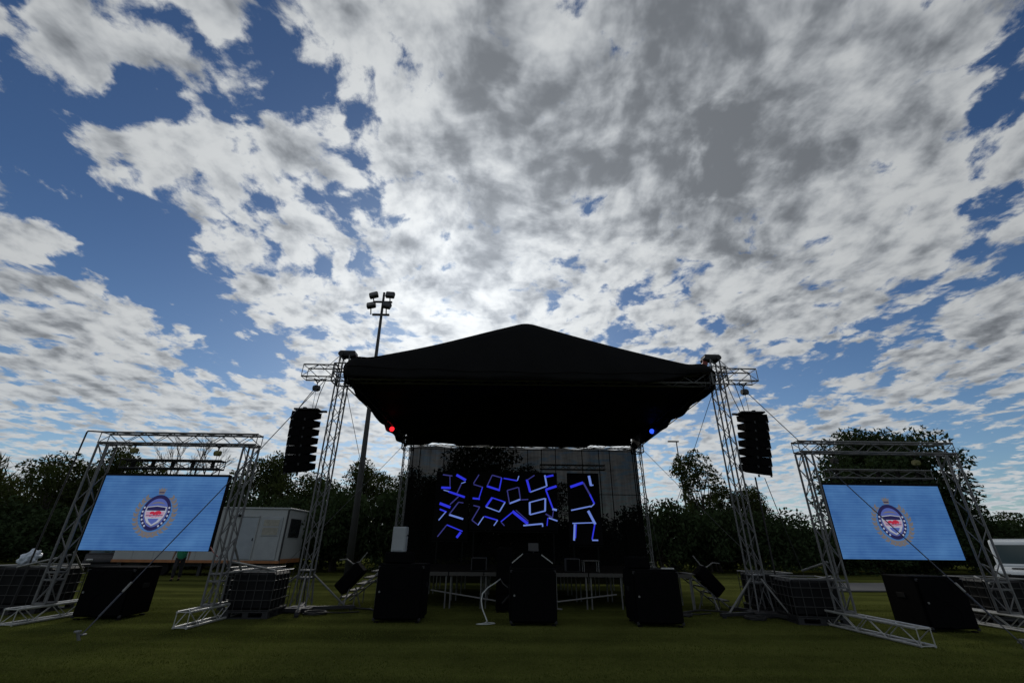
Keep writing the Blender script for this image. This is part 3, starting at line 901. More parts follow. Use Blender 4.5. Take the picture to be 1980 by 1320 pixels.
def roof_z(x):
    """height of the skin across the roof, with the padded roll at each eave"""
    if x <= RX:
        q = (x - EXL) / (RX - EXL)
    else:
        q = (EXR - x) / (EXR - RX)
    q = max(0.0, min(1.0, q))
    z = 6.72 + (RZ - 6.72) * q
    z += 0.13 * math.exp(-((q - 0.05) / 0.055) ** 2) - 0.10 * math.exp(-(q / 0.02) ** 2)
    z -= 0.07 * math.sin(math.pi * q)                          # slack between the purlins
    if q > 0.965:
        z -= (q - 0.965) * 1.1
    return z


NX, NY = 90, 46
prof = []
side_drop = 0.56
for k in range(9):                                             # left valance, curled in at the hem
    q = k / 8
    prof.append((EXL - 0.02 + 0.16 * (1 - q) ** 2, 6.62 - side_drop * (1 - q)))
for i in range(NX + 1):
    x = EXL + (EXR - EXL) * i / NX
    prof.append((x, roof_z(x)))
for k in range(9):
    q = 1 - k / 8
    prof.append((EXR + 0.02 - 0.16 * (1 - q) ** 2, 6.62 - side_drop * (1 - q)))
rnd = random.Random(3)
ph = [rnd.random() * 6.28 for _ in range(6)]
vs, fs = [], []
for j in range(NY + 1):
    y = YFr + (YBr - YFr) * j / NY
    for i, (x, z) in enumerate(prof):
        hem = 1.0 if (i < 9 or i >= len(prof) - 9) else 0.0
        hq = (1 - i / 8) if i < 9 else ((i - (len(prof) - 9)) / 8 if hem else 0)
        w = 0.02 * math.sin(2.1 * y + ph[0] + x * .4) + 0.012 * math.sin(5.3 * y + ph[1] + x * 1.7)
        dz = w + (-0.10 * hq * (0.5 + 0.5 * math.sin(0.62 * y + ph[2])) if hem else 0) + 0.022 * hq * math.sin(4.1 * y + ph[3])
        dx = hem * hq * 0.06 * math.sin(3.1 * y + ph[4])
        vs.append((x + dx, y, z + dz))
P = len(prof)
for j in range(NY):
    for i in range(P - 1):
        fs.append((j * P + i, j * P + i + 1, (j + 1) * P + i + 1, (j + 1) * P + i))
canopy = MB().add(vs, fs).build("canopy", M['pvc'], roof, smooth=True)
sol = canopy.modifiers.new("thickness", 'SOLIDIFY')
sol.thickness = 0.02
sol.offset = 1.0

# black lining under the roof trusses: the sagging sheet that is seen from the field
vs, fs = [], []
NXL, NYL = 40, 30
for j in range(NYL + 1):
    y = YFr + 0.5 + (YBr - YFr - 0.9) * j / NYL
    for i in range(NXL + 1):
        q = i / NXL
        x = EXL + 0.20 + (EXR - EXL - 0.40) * q
        z = 6.55 + 1.15 * (1 - abs(2 * q - 1)) ** 0.9 * 0.9 - 0.05 * abs(math.sin(q * 18)) - 0.04 * math.sin(y * 2.6 + q * 3)
        vs.append((x, y, z))
for j in range(NYL):
    for i in range(NXL):
        a = j * (NXL + 1) + i
        fs.append((a, a + 1, a + NXL + 2, a + NXL + 1))
MB().add(vs, fs).build("roof_lining", M['pvc'], roof, smooth=True)

# gable sheet at the front, its hem sagging over the front beam
vs, fs = [], []
NG, NV = 110, 10
for i in range(NG + 1):
    q = i / NG
    x = EXL + 0.03 + (EXR - EXL - 0.06) * q
    top = roof_z(x) - 0.012
    hem = 6.26 + 0.02 * math.sin(9 * q * math.pi) + 0.42 * max(0.0, (q - 0.80) / 0.20) ** 1.2
    for k in range(NV + 1):
        v = k / NV
        z = hem + (top - hem) * v
        y = YFr - 0.045 - 0.05 * math.sin(math.pi * v) * (0.6 + 0.4 * math.sin(x * 2.3)) - 0.018 * math.sin(x * 5.1 + v * 4) * (1 - v)
        vs.append((x, y, z))
for i in range(NG):
    for k in range(NV):
        a = i * (NV + 1) + k
        fs.append((a, a + NV + 1, a + NV + 2, a + 1))
g = MB().add(vs, fs).build("gable_sheet", M['pvc'], roof, smooth=True)
sol = g.modifiers.new("thickness", 'SOLIDIFY')
sol.thickness = 0.012

# welded seams and lacing on the front sheet
pts = [(EXL + .1 + (EXR - EXL - .2) * k / 60, YFr - .10 - .02 * math.sin(k * .9), 6.62 + 0.02 * math.sin(k * .55) - 0.10 * math.sin(math.pi * k / 60)) for k in range(61)]
MB().path(pts, 0.012, 6).build("hem_cord", M['pvc'], roof, smooth=True)
# the back of the roof is closed the same way down to the rear beam
vs, fs = [], []
for i in range(61):
    q = i / 60
    x = EXL + 0.03 + (EXR - EXL - 0.06) * q
    for k in range(5):
        v = k / 4
        hem = 6.16 + 0.06 * abs(math.sin(q * 14)) + (0.10 if 0.10 < q < 0.22 or q > 0.80 else 0.0)
        vs.append((x, YBr + 0.03 * math.sin(x * 2.1), hem + (roof_z(x) - 0.012 - hem) * v))
for i in range(60):
    for k in range(4):
        a = i * 5 + k
        fs.append((a, a + 5, a + 6, a + 1))
MB().add(vs, fs).build("rear_gable_sheet", M['pvc'], roof, smooth=True)

# beams: front beam runs through both towers and out to carry the speaker arrays
truss("front_beam", roof, (XL + .28, 13.22, 6.46), (XR - .28, 13.10, 6.50), (0, 1, 0), (0, 0, 1), 0.36, 0.36, 0.55, M['alu'], 0.024, 0.011)
truss("array_arm", roof, (XL - .22, 13.22, 6.55), (-6.35, 13.22, 6.55), (0, 1, 0), (0, 0, 1), 0.38, 0.40, 0.42, M['alu'], 0.024, 0.011)
truss("array_arm", roof, (XR + .22, 13.10, 6.62), (8.12, 13.10, 6.62), (0, 1, 0), (0, 0, 1), 0.38, 0.40, 0.42, M['alu'], 0.024, 0.011)
truss("rear_beam", roof, (-4.6, YB, 6.36), (6.8, YB, 6.36), (0, 1, 0), (0, 0, 1), 0.30, 0.30, 0.80, M['alu'], 0.022, 0.010)
truss("side_beam", roof, (-5.05, 13.6, 6.46), (-4.85, 22.5, 6.42), (1, 0, 0), (0, 0, 1), 0.30, 0.30, 0.90, M['alu'], 0.022, 0.010)
truss("side_beam", roof, (6.82, 13.5, 6.48), (6.95, 22.5, 6.42), (1, 0, 0), (0, 0, 1), 0.30, 0.30, 0.90, M['alu'], 0.022, 0.010)
for (x, y, zc) in ((XL, YF, 6.50), (XR, 13.1, 6.56), (-4.85, YB, 6.30), (7.02, YB, 6.30)):   # sleeve blocks that ride on the towers
    mb = MB()
    a = 0.25
    for sx in (-1, 1):
        for sy in (-1, 1):
            mb.tube((x + sx * a, y + sy * a, zc - .30), (x + sx * a, y + sy * a, zc + .30), 0.026, 8)
    for dz in (-.30, 0.0, .30):
        for p, q in (((-a, -a), (a, -a)), ((a, -a), (a, a)), ((a, a), (-a, a)), ((-a, a), (-a, -a))):
            mb.tube((x + p[0], y + p[1], zc + dz), (x + q[0], y + q[1], zc + dz), 0.022, 6)
    s = mb.build("sleeve_block", M['alu'], roof)
    for p, q in (((-a, -a), (a, -a)), ((a, -a), (a, a)), ((a, a), (-a, a)), ((-a, a), (-a, -a))):
        rod("brace", s, (x + p[0], y + p[1], zc - .30), (x + q[0], y + q[1], zc), 0.012, M['alu'])
        rod("brace", s, (x + q[0], y + q[1], zc), (x + p[0], y + p[1], zc + .30), 0.012, M['alu'])

# ------------------------------------------------------------------ back scrim with its frame
sc = thing("scrim", "black mesh scrim at the back of the stage, trees and sky faintly visible through it", "scrim", (1.0, 22.25, 0))
vs, fs = [], []
SX0, SX1 = -4.55, 6.78
for i in range(121):
    x = SX0 + (SX1 - SX0) * i / 120
    for k in range(7):
        z = 0.06 + (6.06 - 0.06) * k / 6
        y = 22.25 + 0.02 * math.sin(x * 7.0) + (0.05 * math.sin(x * 22) if x > 5.7 else 0)
        vs.append((x, y, z + (0.02 * math.sin(x * 3) if k == 6 else 0)))
for i in range(120):
    for k in range(6):
        a = i * 7 + k
        fs.append((a, a + 7, a + 8, a + 1))
MB().add(vs, fs).build("mesh_sheet", M['scrim'], sc, smooth=True)
for i, x in enumerate((-4.45, -4.1, -2.9, -1.75, -0.6, 0.55, 1.30, 2.00, 2.70, 4.05, 4.90, 5.45, 6.62)):
    rod("frame_pole", sc, (x, 22.36, 0), (x, 22.36, 6.05), 0.022, M['steel'])
for z in (0.3, 2.2, 3.9, 6.0):
    rod("frame_rail", sc, (SX0, 22.42, z), (SX1, 22.42, z), 0.016, M['steel'])

# ------------------------------------------------------------------ LED wall on the stage
led = thing("stage_led_wall", "dark LED wall at the back of the stage showing blue outlined squares", "LED wall", (0.9, 20.5, 0.92))
PANELS = [(-2.92, -1.42, 1.80, 4.60), (-1.36, 2.52, 2.20, 4.62), (2.98, 4.42, 1.66, 4.62)]
for (x0, x1, z0, z1) in PANELS:
    nx, nz = max(2, round((x1 - x0) / 0.5)), max(2, round((z1 - z0) / 0.5))
    dx, dz = (x1 - x0) / nx, (z1 - z0) / nz
    me = None
    for i in range(nx):
        for k in range(nz):
            c = Vector((x0 + dx * (i + .5), 20.55, z0 + dz * (k + .5)))
            if me is None:
                p = MB().box(c, (dx - .004, 0.09, dz - .004), bev=0.004).build("led_module", M['led_off'], led)
                me, c0 = p.data, c
            else:
                p = bpy.data.objects.new("led_module", me)
                COL.objects.link(p)
                p.parent = led
                p.location = c - c0
mb = MB()
for (x0, x1, z0, z1) in PANELS:                                # ground support posts
    for x in (x0 + .2, x1 - .2):
        mb.box((x, 20.68, (0.92 + z1) / 2), (0.06, 0.06, z1 - 0.92))
    mb.box(((x0 + x1) / 2, 20.70, z0 - 0.05), (x1 - x0, 0.08, 0.06))
mb.build("support_frame", M['rubber'], led)
truss("header_truss", led, (1.75, 20.45, 4.86), (4.72, 20.45, 4.86), (0, 1, 0), (0, 0, 1), 0.2, 0.2, 0.3, M['cage'], 0.02, 0.011)
LINES = [('px_dim',-2.65,4.47,-2.22,4.42,0.059),('px_dim',-2.33,4.42,-2.29,3.9,0.045),('px_blue',-2.68,3.91,-2.26,3.9,0.119),('px_blue',-2.04,4.47,-1.6,4.24,0.134),('px_pale',-1.61,4.17,-1.8,4.1,0.045),('px_dim',-1.8,4.07,-1.98,3.65,0.059),('px_pale',-2.57,3.81,-2.32,3.75,0.045),('px_blue',-2.35,3.75,-1.61,3.52,0.104),('px_dim',-1.89,3.54,-2.24,3.21,0.059),('px_blue',-2.7,3.25,-2.22,3.09,0.134),('px_blue',-2.68,3.01,-2.37,2.9,0.074),('px_pale',-2.4,2.91,-2.69,2.56,0.052),('px_dim',-1.87,3.31,-2.25,2.8,0.059),('px_dim',-1.87,3.31,-1.66,3.28,0.045),('px_pale',-2.25,2.79,-1.63,2.62,0.089),('px_dim',-2.32,2.38,-2.69,1.91,0.052),('px_blue',-2.32,2.38,-1.63,2.13,0.059),('px_blue',-1.7,2.1,-1.87,1.88,0.119),('px_dim',-1.02,4.49,-1.25,4.11,0.052),('px_dim',-1.25,4.07,-0.82,3.95,0.052),('px_blue',-0.84,3.95,-0.98,3.48,0.052),('px_blue',-1.26,3.48,-0.94,3.45,0.089),('px_dim',-0.42,4.48,0.01,4.37,0.059),('px_blue',0.01,4.37,-0.09,3.84,0.067),('px_blue',-0.65,4.0,-0.06,3.83,0.104),('px_dim',-0.42,4.48,-0.64,4.0,0.052),('px_blue',0.1,4.35,0.72,4.25,0.067),('px_pale',0.79,4.46,0.72,4.26,0.052),('px_blue',1.15,4.31,1.3,3.77,0.119),('px_pale',1.3,3.77,2.03,4.03,0.059),('px_pale',1.97,4.51,2.05,4.03,0.089),('px_dim',1.5,4.5,1.16,4.28,0.052),('px_blue',1.99,4.43,2.36,4.51,0.097),('px_blue',1.99,3.88,2.49,4.04,0.119),('px_blue',2.0,3.88,2.29,3.1,0.082),('px_pale',2.27,3.07,2.47,3.03,0.104),('px_dim',0.27,3.83,0.76,3.97,0.052),('px_dim',0.27,3.83,0.38,3.28,0.059),('px_dim',0.78,3.97,0.86,3.47,0.059),('px_pale',0.38,3.28,0.86,3.46,0.082),('px_blue',-0.39,3.52,-0.66,3.13,0.104),('px_blue',-0.39,3.51,0.2,3.33,0.059),('px_pale',0.18,3.33,-0.06,2.94,0.067),('px_pale',-0.66,3.13,-0.06,2.93,0.052),('px_pale',1.25,3.33,1.95,3.51,0.059),('px_pale',1.97,3.52,1.95,2.99,0.089),('px_pale',1.28,2.83,1.97,3.0,0.067),('px_pale',1.27,3.33,1.28,2.83,0.097),('px_dim',-1.21,3.18,-0.93,3.12,0.059),('px_dim',-0.93,3.12,-1.25,2.58,0.052),('px_dim',-1.25,2.58,-0.97,2.39,0.052),('px_pale',-0.98,2.38,-0.74,2.73,0.052),('px_blue',-0.71,2.74,-0.13,2.59,0.067),('px_pale',-0.13,2.59,-0.29,2.37,0.052),('px_blue',0.01,2.53,0.52,2.93,0.059),('px_blue',0.51,2.96,1.19,2.46,0.148),('px_dim',0.02,2.52,0.17,2.37,0.052),('px_dim',0.66,3.01,1.21,2.57,0.045),('px_pale',0.99,2.39,1.82,2.47,0.074),('px_pale',1.82,2.48,1.83,2.35,0.067),('px_dim',0.9,3.44,1.21,3.46,0.052),('px_dim',1.97,2.87,2.27,2.72,0.067),('px_pale',2.1,2.71,2.48,2.59,0.067),('px_dim',2.32,3.03,2.27,2.74,0.045),('px_blue',2.06,2.71,2.02,2.39,0.052),('px_blue',3.11,4.01,3.7,4.21,0.134),('px_dim',3.7,4.22,3.97,3.71,0.089),('px_blue',3.97,3.71,4.15,3.31,0.089),('px_pale',4.14,3.31,3.97,3.17,0.052),('px_pale',3.1,3.03,3.98,3.21,0.067),('px_pale',3.98,4.51,4.05,4.08,0.134),('px_pale',4.03,4.08,4.16,4.11,0.059),('px_pale',3.85,3.02,4.13,2.47,0.134),('px_pale',3.13,2.5,4.14,2.54,0.052),('px_pale',3.23,2.47,3.17,1.82,0.097),('px_blue',3.3,2.47,3.24,1.91,0.045),('px_blue',4.11,2.48,3.95,1.87,0.067),('px_pale',3.95,1.84,4.21,1.84,0.067)]

for key, nm in (('px_blue', "blue_outline"), ('px_pale', "pale_outline"), ('px_dim', "dim_outline")):
    mb = MB()
    for (kk, x0, z0, x1, z1, w) in LINES:
        if kk != key:
            continue
        d = Vector((x1 - x0, 0, z1 - z0))
        nrm = Vector((-d.z, 0, d.x)).normalized() * w * 0.41
        a, b = Vector((x0, 20.500, z0)), Vector((x1, 20.500, z1))
        vs = [a - nrm, b - nrm, b + nrm, a + nrm]
        mb.add(vs + [v + Vector((0, 0.004, 0)) for v in vs], [(0, 1, 2, 3), (7, 6, 5, 4), (0, 4, 5, 1), (1, 5, 6, 2), (2, 6, 7, 3), (3, 7, 4, 0)])
    mb.build(nm, M[key], led)

# ------------------------------------------------------------------ stage platform
st = thing("stage_platform", "low stage of bolted plywood decks on thin metal legs", "stage", (0.8, 14.1, 0))
DX0, DY0, DZ = -3.45, 14.1, 0.90
top_me = leg_me = None
for j in range(3):
    for i in range(9):
        x0, y0 = DX0 + i * 1.0, DY0 + j * 2.0
        c = Vector((x0 + .5, y0 + 1.0, DZ - .05))
        if top_me is None:
            p = MB().box(c, (0.992, 1.992, 0.09), bev=0.008).build("deck_panel", M['deck_top'], st)
            top_me, c0 = p.data, c
            f = MB().box(c + Vector((0, -1.004, 0)), (0.97, 0.012, 0.10), bev=0.004).build("edge_rail", M['deck'], p)
            edge_me = f.data
        else:
            p = bpy.data.objects.new("deck_panel", top_me)
            COL.objects.link(p)
            p.parent = st
            p.location = c - c0
            if j == 0:
                f = bpy.data.objects.new("edge_rail", edge_me)
                COL.objects.link(f)
                f.parent = p
        for lx in (0.07, 0.93):
            for ly in ((0.06, 1.94) if j == 0 else (1.94,)):
                rod("leg", st, (x0 + lx, y0 + ly, 0.0), (x0 + lx, y0 + ly, DZ - .095), 0.022, M['galv'], 8)
rod("stage_brace", st, (-1.95, 14.30, 0.43), (0.0, 13.95, 0.20), 0.022, M['galv'], 8)
rod("stage_brace", st, (1.25, 13.95, 0.16), (3.35, 14.25, 0.36), 0.022, M['galv'], 8)
rod("stage_brace", st, (1.25, 14.0, 0.05), (1.75, 14.0, 0.02), 0.02, M['galv'], 8)


def steps(label, x0, sgn, y0):
    t = thing("stage_steps", label, "steps", (x0, y0, 0), "steps up to the stage")
    for k in range(5):
        z = 0.88 - k * 0.165
        p = MB().box((x0 + sgn * (0.13 + 0.20 * k), y0 + .5, z), (0.22, 0.95, 0.035), bev=0.006)
        p.build("tread", M['deck'], t)
    for dy in (0.03, 0.97):
        mb = MB()
        mb.tube((x0, y0 + dy, 0.84), (x0 + sgn * 1.02, y0 + dy, 0.05), 0.022, 8)
        mb.tube((x0 + sgn * .02, y0 + dy, 0.0), (x0 + sgn * .02, y0 + dy, 0.86), 0.022, 8)
        mb.tube((x0 + sgn * .62, y0 + dy, 0.0), (x0 + sgn * .62, y0 + dy, 0.38), 0.018, 8)
        mb.build("stringer", M['galv'], t)
    return t


steps("metal steps at the left end of the stage, behind the left subwoofer", DX0 - .02, -1, 14.3)
steps("metal steps at the right end of the stage, behind the right subwoofer", DX0 + 9.02, 1, 14.3)

# ------------------------------------------------------------------ speakers
SPK = "black subwoofers standing on the grass"


def subwoofer(label, x, y, w, d, h, rz=0.0, lit_edge=False):
    """front face towards the camera (-Y); x,y is the middle of the front bottom edge"""
    t = thing("subwoofer", label, "subwoofer", (x, y, 0), SPK)
    rot = Matrix.Rotation(rz, 3, 'Z')

    def W(p):
        return Vector((x, y, 0)) + rot @ Vector(p)

    def bx(mb, c, s, bev=0.0):
        mb.box(W(c), s, mat=rot, bev=bev)
    mb = MB()
    bx(mb, (0, d / 2 + .02, h / 2 + .03), (w, d - .04, h - .06), 0.018)
    mb.build("cabinet", M['black'], t)
    mb = MB()
    bx(mb, (0, 0.0, h / 2 + .02), (w - .07, 0.05, h - .14), 0.012)
    gr = mb.build("grille", M['grille'], t)
    for k in range(2):                                         # two drivers behind the mesh, felt as shallow rings
        cz = h * (0.28 + 0.46 * k) + .02
        seg = 28
        vs = []
        for rr, yy in ((min(w, h) * .20, -0.028), (min(w, h) * .215, -0.034), (min(w, h) * .23, -0.028)):
            for i in range(seg):
                a = 2 * math.pi * i / seg
                vs.append(W((rr * math.cos(a), yy, cz + rr * math.sin(a))))
        fs = []
        for r_ in range(2):
            for i in range(seg):
                fs.append((r_ * seg + i, r_ * seg + (i + 1) % seg, (r_ + 1) * seg + (i + 1) % seg, (r_ + 1) * seg + i))
        MB().add(vs, fs).build("driver_ring", M['grille'], gr)
    for sx in (-1, 1):
        mb = MB()
        bx(mb, (sx * (w / 2 + .003), d * .55, h * .62), (0.02, 0.24, 0.10), 0.006)
        mb.build("handle", M['rubber'], t)
        for fy in (.08, d - .1):
            mb = MB()
            bx(mb, (sx * (w / 2 - .08), fy, 0.012), (0.09, 0.09, 0.035), 0.006)
            mb.build("foot", M['rubber'], t)
    mb = MB()
    for sx in (-1, 1):
        for sz in (0.07, h - .07):
            bx(mb, (sx * (w / 2 - .035), 0.015, sz), (0.06, 0.05, 0.06), 0.01)
    mb.build("corner_guard", M['steel'], t)
    c = Vector((-w / 2 + .10, -.030, h * .52))
    MB().tube(W(c), W(c + Vector((0, -.012, 0))), 0.022, 12).build("pale_spot", M['galv'], t)  # pale disc added in place of a small highlight on the cabinet
    return t


subwoofer("black subwoofer at front left of the stage, under the small speaker and white box", -2.30, 11.55, 1.08, 0.95, 1.18)
subwoofer("black subwoofer in the middle in front of the stage, under the wedge shaped speaker", 0.77, 11.28, 1.06, 0.95, 1.13)
subwoofer("black subwoofer at front right of the stage, with a pale strip on its top edge", 3.58, 11.25, 1.06, 1.0, 1.13, R(-2))
subwoofer("black subwoofer standing below the left blue screen", -8.98, 11.62, 1.05, 0.95, 1.05, R(3))
subwoofer("black subwoofer standing below the right blue screen", 9.82, 10.85, 1.05, 1.0, 1.06, R(-2))

mb = MB().box((-2.45, 11.98, 1.31), (0.62, 0.5, 0.24), bev=0.02)
t = thing("small_speaker", "small black speaker lying on the left subwoofer", "speaker", (-2.45, 11.98, 1.18))
mb.build("cabinet", M['black'], t)
MB().box((-2.45, 11.725, 1.31), (0.56, 0.02, 0.19), bev=0.006).build("grille", M['grille'], t)
t = thing("white_box", "pale grey white upright box standing above the left subwoofer", "box", (-2.50, 12.02, 1.43))
MB().box((-2.50, 12.02, 1.715), (0.33, 0.30, 0.565), bev=0.012).build("body", M['white'], t)
MB().box((-2.50, 11.866, 1.715), (0.28, 0.012, 0.51), bev=0.004).build("front_panel", M['white'], t)
MB().box((-2.325, 12.02, 1.80), (0.02, 0.10, 0.03), bev=0.005).build("handle", M['rubber'], t)

# wedge on the middle sub, pale rods on its sloping edges stand in for caught light
t = thing("wedge_speaker", "black wedge shaped speaker on the middle subwoofer, light along its sloping shoulders", "speaker", (0.77, 11.75, 1.13))
mb = MB()
mb.prism([(0.26, 1.135), (1.28, 1.135), (1.24, 1.22), (0.98, 1.39), (0.96, 1.43), (0.55, 1.43), (0.53, 1.39), (0.30, 1.22)], 11.55, 12.05)
mb.build("cabinet", M['black'], t)
for p, q in (((0.29, 1.225), (0.525, 1.405)), ((1.25, 1.225), (0.985, 1.405))):
    rod("edge_highlight", t, (p[0], 11.545, p[1]), (q[0], 11.545, q[1]), 0.012, M['alu_pale'])
rod("edge_highlight", t, (0.525, 11.545, 1.405), (0.545, 11.545, 1.425), 0.010, M['alu_pale'])

t = thing("fill_speaker", "low black front fill speaker on the right subwoofer", "speaker", (3.3, 11.6, 1.13))
MB().box((3.30, 11.70, 1.26), (0.52, 0.4, 0.25), bev=0.02).build("cabinet", M['black'], t)
MB().box((3.30, 11.495, 1.26), (0.46, 0.02, 0.20), bev=0.006).build("grille", M['grille'], t)
t = thing("pale_batten", "pale thin batten lying on the top edge of the right subwoofer", "batten", (3.92, 11.4, 1.13))
MB().box((3.92, 11.40, 1.148), (0.30, 0.06, 0.03), bev=0.004).build("strip", M['alu_pale'], t)

# dark rack left of the middle sub and the monitors on stage
t = thing("equipment_rack", "tall dark equipment rack standing in front of the stage, left of the middle subwoofer", "rack", (0.12, 13.55, 0))
MB().box((0.12, 13.55, 0.80), (0.42, 0.42, 1.50), bev=0.02).build("case", M['black'], t)
for k in range(5):
    MB().box((0.12, 13.335, 0.30 + k * .26), (0.36, 0.012, 0.20), bev=0.004).build("drawer_front", M['grille'], t)
for sx in (-.16, .16):
    MB().tube((0.12 + sx, 13.40, 0.0), (0.12 + sx, 13.44, 0.0 + .06), 0.03, 8).build("wheel", M['rubber'], t)
for (x, y, w, h, lab) in ((-0.62, 14.7, 0.46, 0.36, "black stage monitor on the left half of the stage"),
                          (2.18, 14.7, 0.44, 0.36, "black stage monitor on the right half of the stage")):
    t = thing("stage_monitor", lab, "monitor", (x, y, 0.9), "stage monitors")
    mb = MB()
    mb.prism([(-.22, 0), (.22, 0), (.22, .30), (-.22, .30)], 0, .34)
    mb = MB().box((x, y, 0.905 + h / 2), (w, 0.30, h), mat=Matrix.Rotation(R(0), 3, 'X'), bev=0.02)
    mb.build("cabinet", M['steel'], t)
    MB().box((x, y - .156, 0.905 + h / 2), (w - .06, 0.012, h - .06), bev=0.004).build("grille", M['black'], t)
t = thing("music_stand", "small grey music stand on the stage behind the middle subwoofer", "music stand", (1.05, 15.2, 0.9))
MB().box((1.05, 15.2, 1.56), (0.32, 0.02, 0.24), mat=Matrix.Rotation(R(-15), 3, 'X'), bev=0.004).build("desk", M['cage'], t)
rod("stem", t, (1.05, 15.22, 0.9), (1.05, 15.22, 1.46), 0.014, M['steel'])
for a in (0, 2.1, 4.2):
    rod("leg", t, (1.05, 15.22, 1.05), (1.05 + .24 * math.cos(a), 15.22 + .24 * math.sin(a), 0.91), 0.009, M['steel'])
t = thing("folding_table", "small pale topped table on the stage at right of the stage monitor", "table", (2.75, 14.8, 0.9))
MB().box((2.75, 14.8, 1.20), (0.5, 0.4, 0.03), bev=0.006).build("top", M['deck'], t)
for sx in (-.22, .22):
    for sy in (-.16, .16):
        rod("leg", t, (2.75 + sx, 14.8 + sy, 0.905), (2.75 + sx, 14.8 + sy, 1.19), 0.012, M['galv'])


# tilted side speakers beside the front towers
def tilted(label, x, y, sgn):
    t = thing("tilted_speaker", label, "speaker", (x, y, 0), "tilted side speakers beside the stage")
    rot = Matrix.Rotation(sgn * R(42), 3, 'Y')
    c = Vector((x, y, 0.72))
    MB().box(c, (0.36, 0.42, 0.80), mat=rot, bev=0.03).build("cabinet", M['black'], t)
    MB().box(c + rot @ Vector((0, -.215, 0)), (0.30, 0.014, 0.72), mat=rot, bev=0.004).build("grille", M['grille'], t)
    e = c + rot @ Vector((-sgn * .20, 0, .30))
    mb = MB()
    mb.path([e + Vector((sgn * -.42, -.1, .10)), e + Vector((sgn * -.22, -.1, .12)), e + Vector((sgn * -.02, -.1, .0)),
             e + Vector((sgn * .16, -.1, .06)), e + Vector((sgn * .34, -.1, .30))], 0.018, 6)
    mb.build("yoke", M['galv'], t)
    for dx in (-.16, .16):
        rod("leg", t, (x + dx, y, 0.5), (x + dx * 1.9, y + .2, 0.0), 0.02, M['galv'])
    rod("leg", t, (x, y, 0.5), (x, y - .42, 0.0), 0.02, M['galv'])
    return t


tilted("tilted black speaker between the left front tower and the stage steps", -4.22, 14.2, 1)
tilted("tilted black speaker leaning beside the right front tower", 6.12, 14.4, -1)


# ------------------------------------------------------------------ hanging line arrays
def line_array(label, cx, cy, ztop, sgn, swing):
    """sgn +1: the tapered back of every cabinet is towards +X"""
    t = thing("line_array", label, "speaker array", (cx, cy, ztop), "line arrays hung beside the stage")
    mb = MB()
    mb.box((cx + sgn * 0.02, cy, ztop + .02), (0.74, 0.40, 0.05), bev=0.008)
    mb.box((cx + sgn * .28, cy, ztop - .01), (0.62, 0.07, 0.06), bev=0.008)
    mb.box((cx - sgn * .1, cy, ztop + .07), (0.10, 0.10, 0.10), bev=0.008)
    mb.build("fly_frame", M['steel'], t)
    ph = 0.262
    lean = 0.0
    piv = Vector((cx - sgn * .36, 0, ztop - .015))
    for k in range(7):
        ang = R((0.0, 0.3, 0.4, 0.5, 0.7, 0.9, 1.6 if sgn > 0 else 4.5)[k]) * sgn
        lean += ang
        prof = [(0, 0), (0.50, 0), (0.71, -0.045), (0.71, -0.212), (0.50, -0.2565), (0, -0.2565)]
        ca, sa = math.cos(lean), math.sin(lean)
        pts = []
        for (px, pz) in prof:
            px = px * sgn
            pts.append((piv.x + px * ca - pz * sa, piv.z + px * sa + pz * ca))
        if sgn < 0:
            pts = pts[::-1]
        tilt = R(11.5)                                       # aimed down at the audience

        def T(p):
            p = Vector(p)
            dy = p.y - cy
            return Vector((p.x, cy + dy * math.cos(tilt), p.z + dy * math.sin(tilt)))
        pm = MB().prism(pts, cy - .24, cy + .24)
        pm.v = [tuple(T(p)) for p in pm.v]
        c = pm.build("cabinet", M['black'], t)
        # side plates that pin one cabinet to the next
        a = T((piv.x + sgn * .08, cy - .25, piv.z))
        MB().box(a + Vector((sgn * .10, 0, -.13)), (0.30, 0.012, 0.17), mat=Matrix.Rotation(-lean, 3, 'Y'), bev=0.003).build("side_plate", M['grille'], c)
        MB().box(a + Vector((0, -.002, -.255)), (0.05, 0.02, 0.07), bev=0.003).build("link", M['steel'], c)
        MB().box(a + Vector((sgn * .36, -.002, -.255)), (0.05, 0.02, 0.07), bev=0.003).build("link", M['steel'], c)
        piv = Vector((piv.x + ph * sa + sgn * ph * swing, 0, piv.z - ph * ca))
    return t


line_array("left black line array of seven cabinets hanging beside the left front tower", -6.00, 13.22, 5.28, 1, 0.05)
line_array("right black line array of seven cabinets hanging beside the right front tower", 7.74, 13.10, 5.38, -1, 0.13)


def chain_hoist(label, x, y, zbeam, zbody, zend, col, r=0.10, group="chain hoists"):
    t = thing("chain_hoist", label, "chain hoist", (x, y, zend), group)
    mb = MB()
    mb.tube((x - r * .95, y, zbody), (x + r * .95, y, zbody), r * 0.85, 12)
    mb.box((x, y, zbody), (r * 1.2, r * 1.5, r * 1.7), bev=0.012)
    mb.build("motor", col, t)
    rod("hook_shank", t, (x, y, zbody + r * .7), (x, y, zbody + r * 1.9), 0.016, M['steel'])
    for s in (-1, 1):
        rod("sling", t, (x + s * .13, y, zbeam), (x, y, zbody + r * 1.8), 0.020, M['rubber'])
    mb = MB()
    n = max(4, int((zbody - zend) / 0.035))
    for i in range(n):
        zz = zbody - (zbody - zend) * (i + .5) / n
        w = 0.012 if i % 2 else 0.006
        mb.box((x, y, zz), (w, 0.018 - w, 0.036))
    mb.build("load_chain", M['steel'], t)
    return t


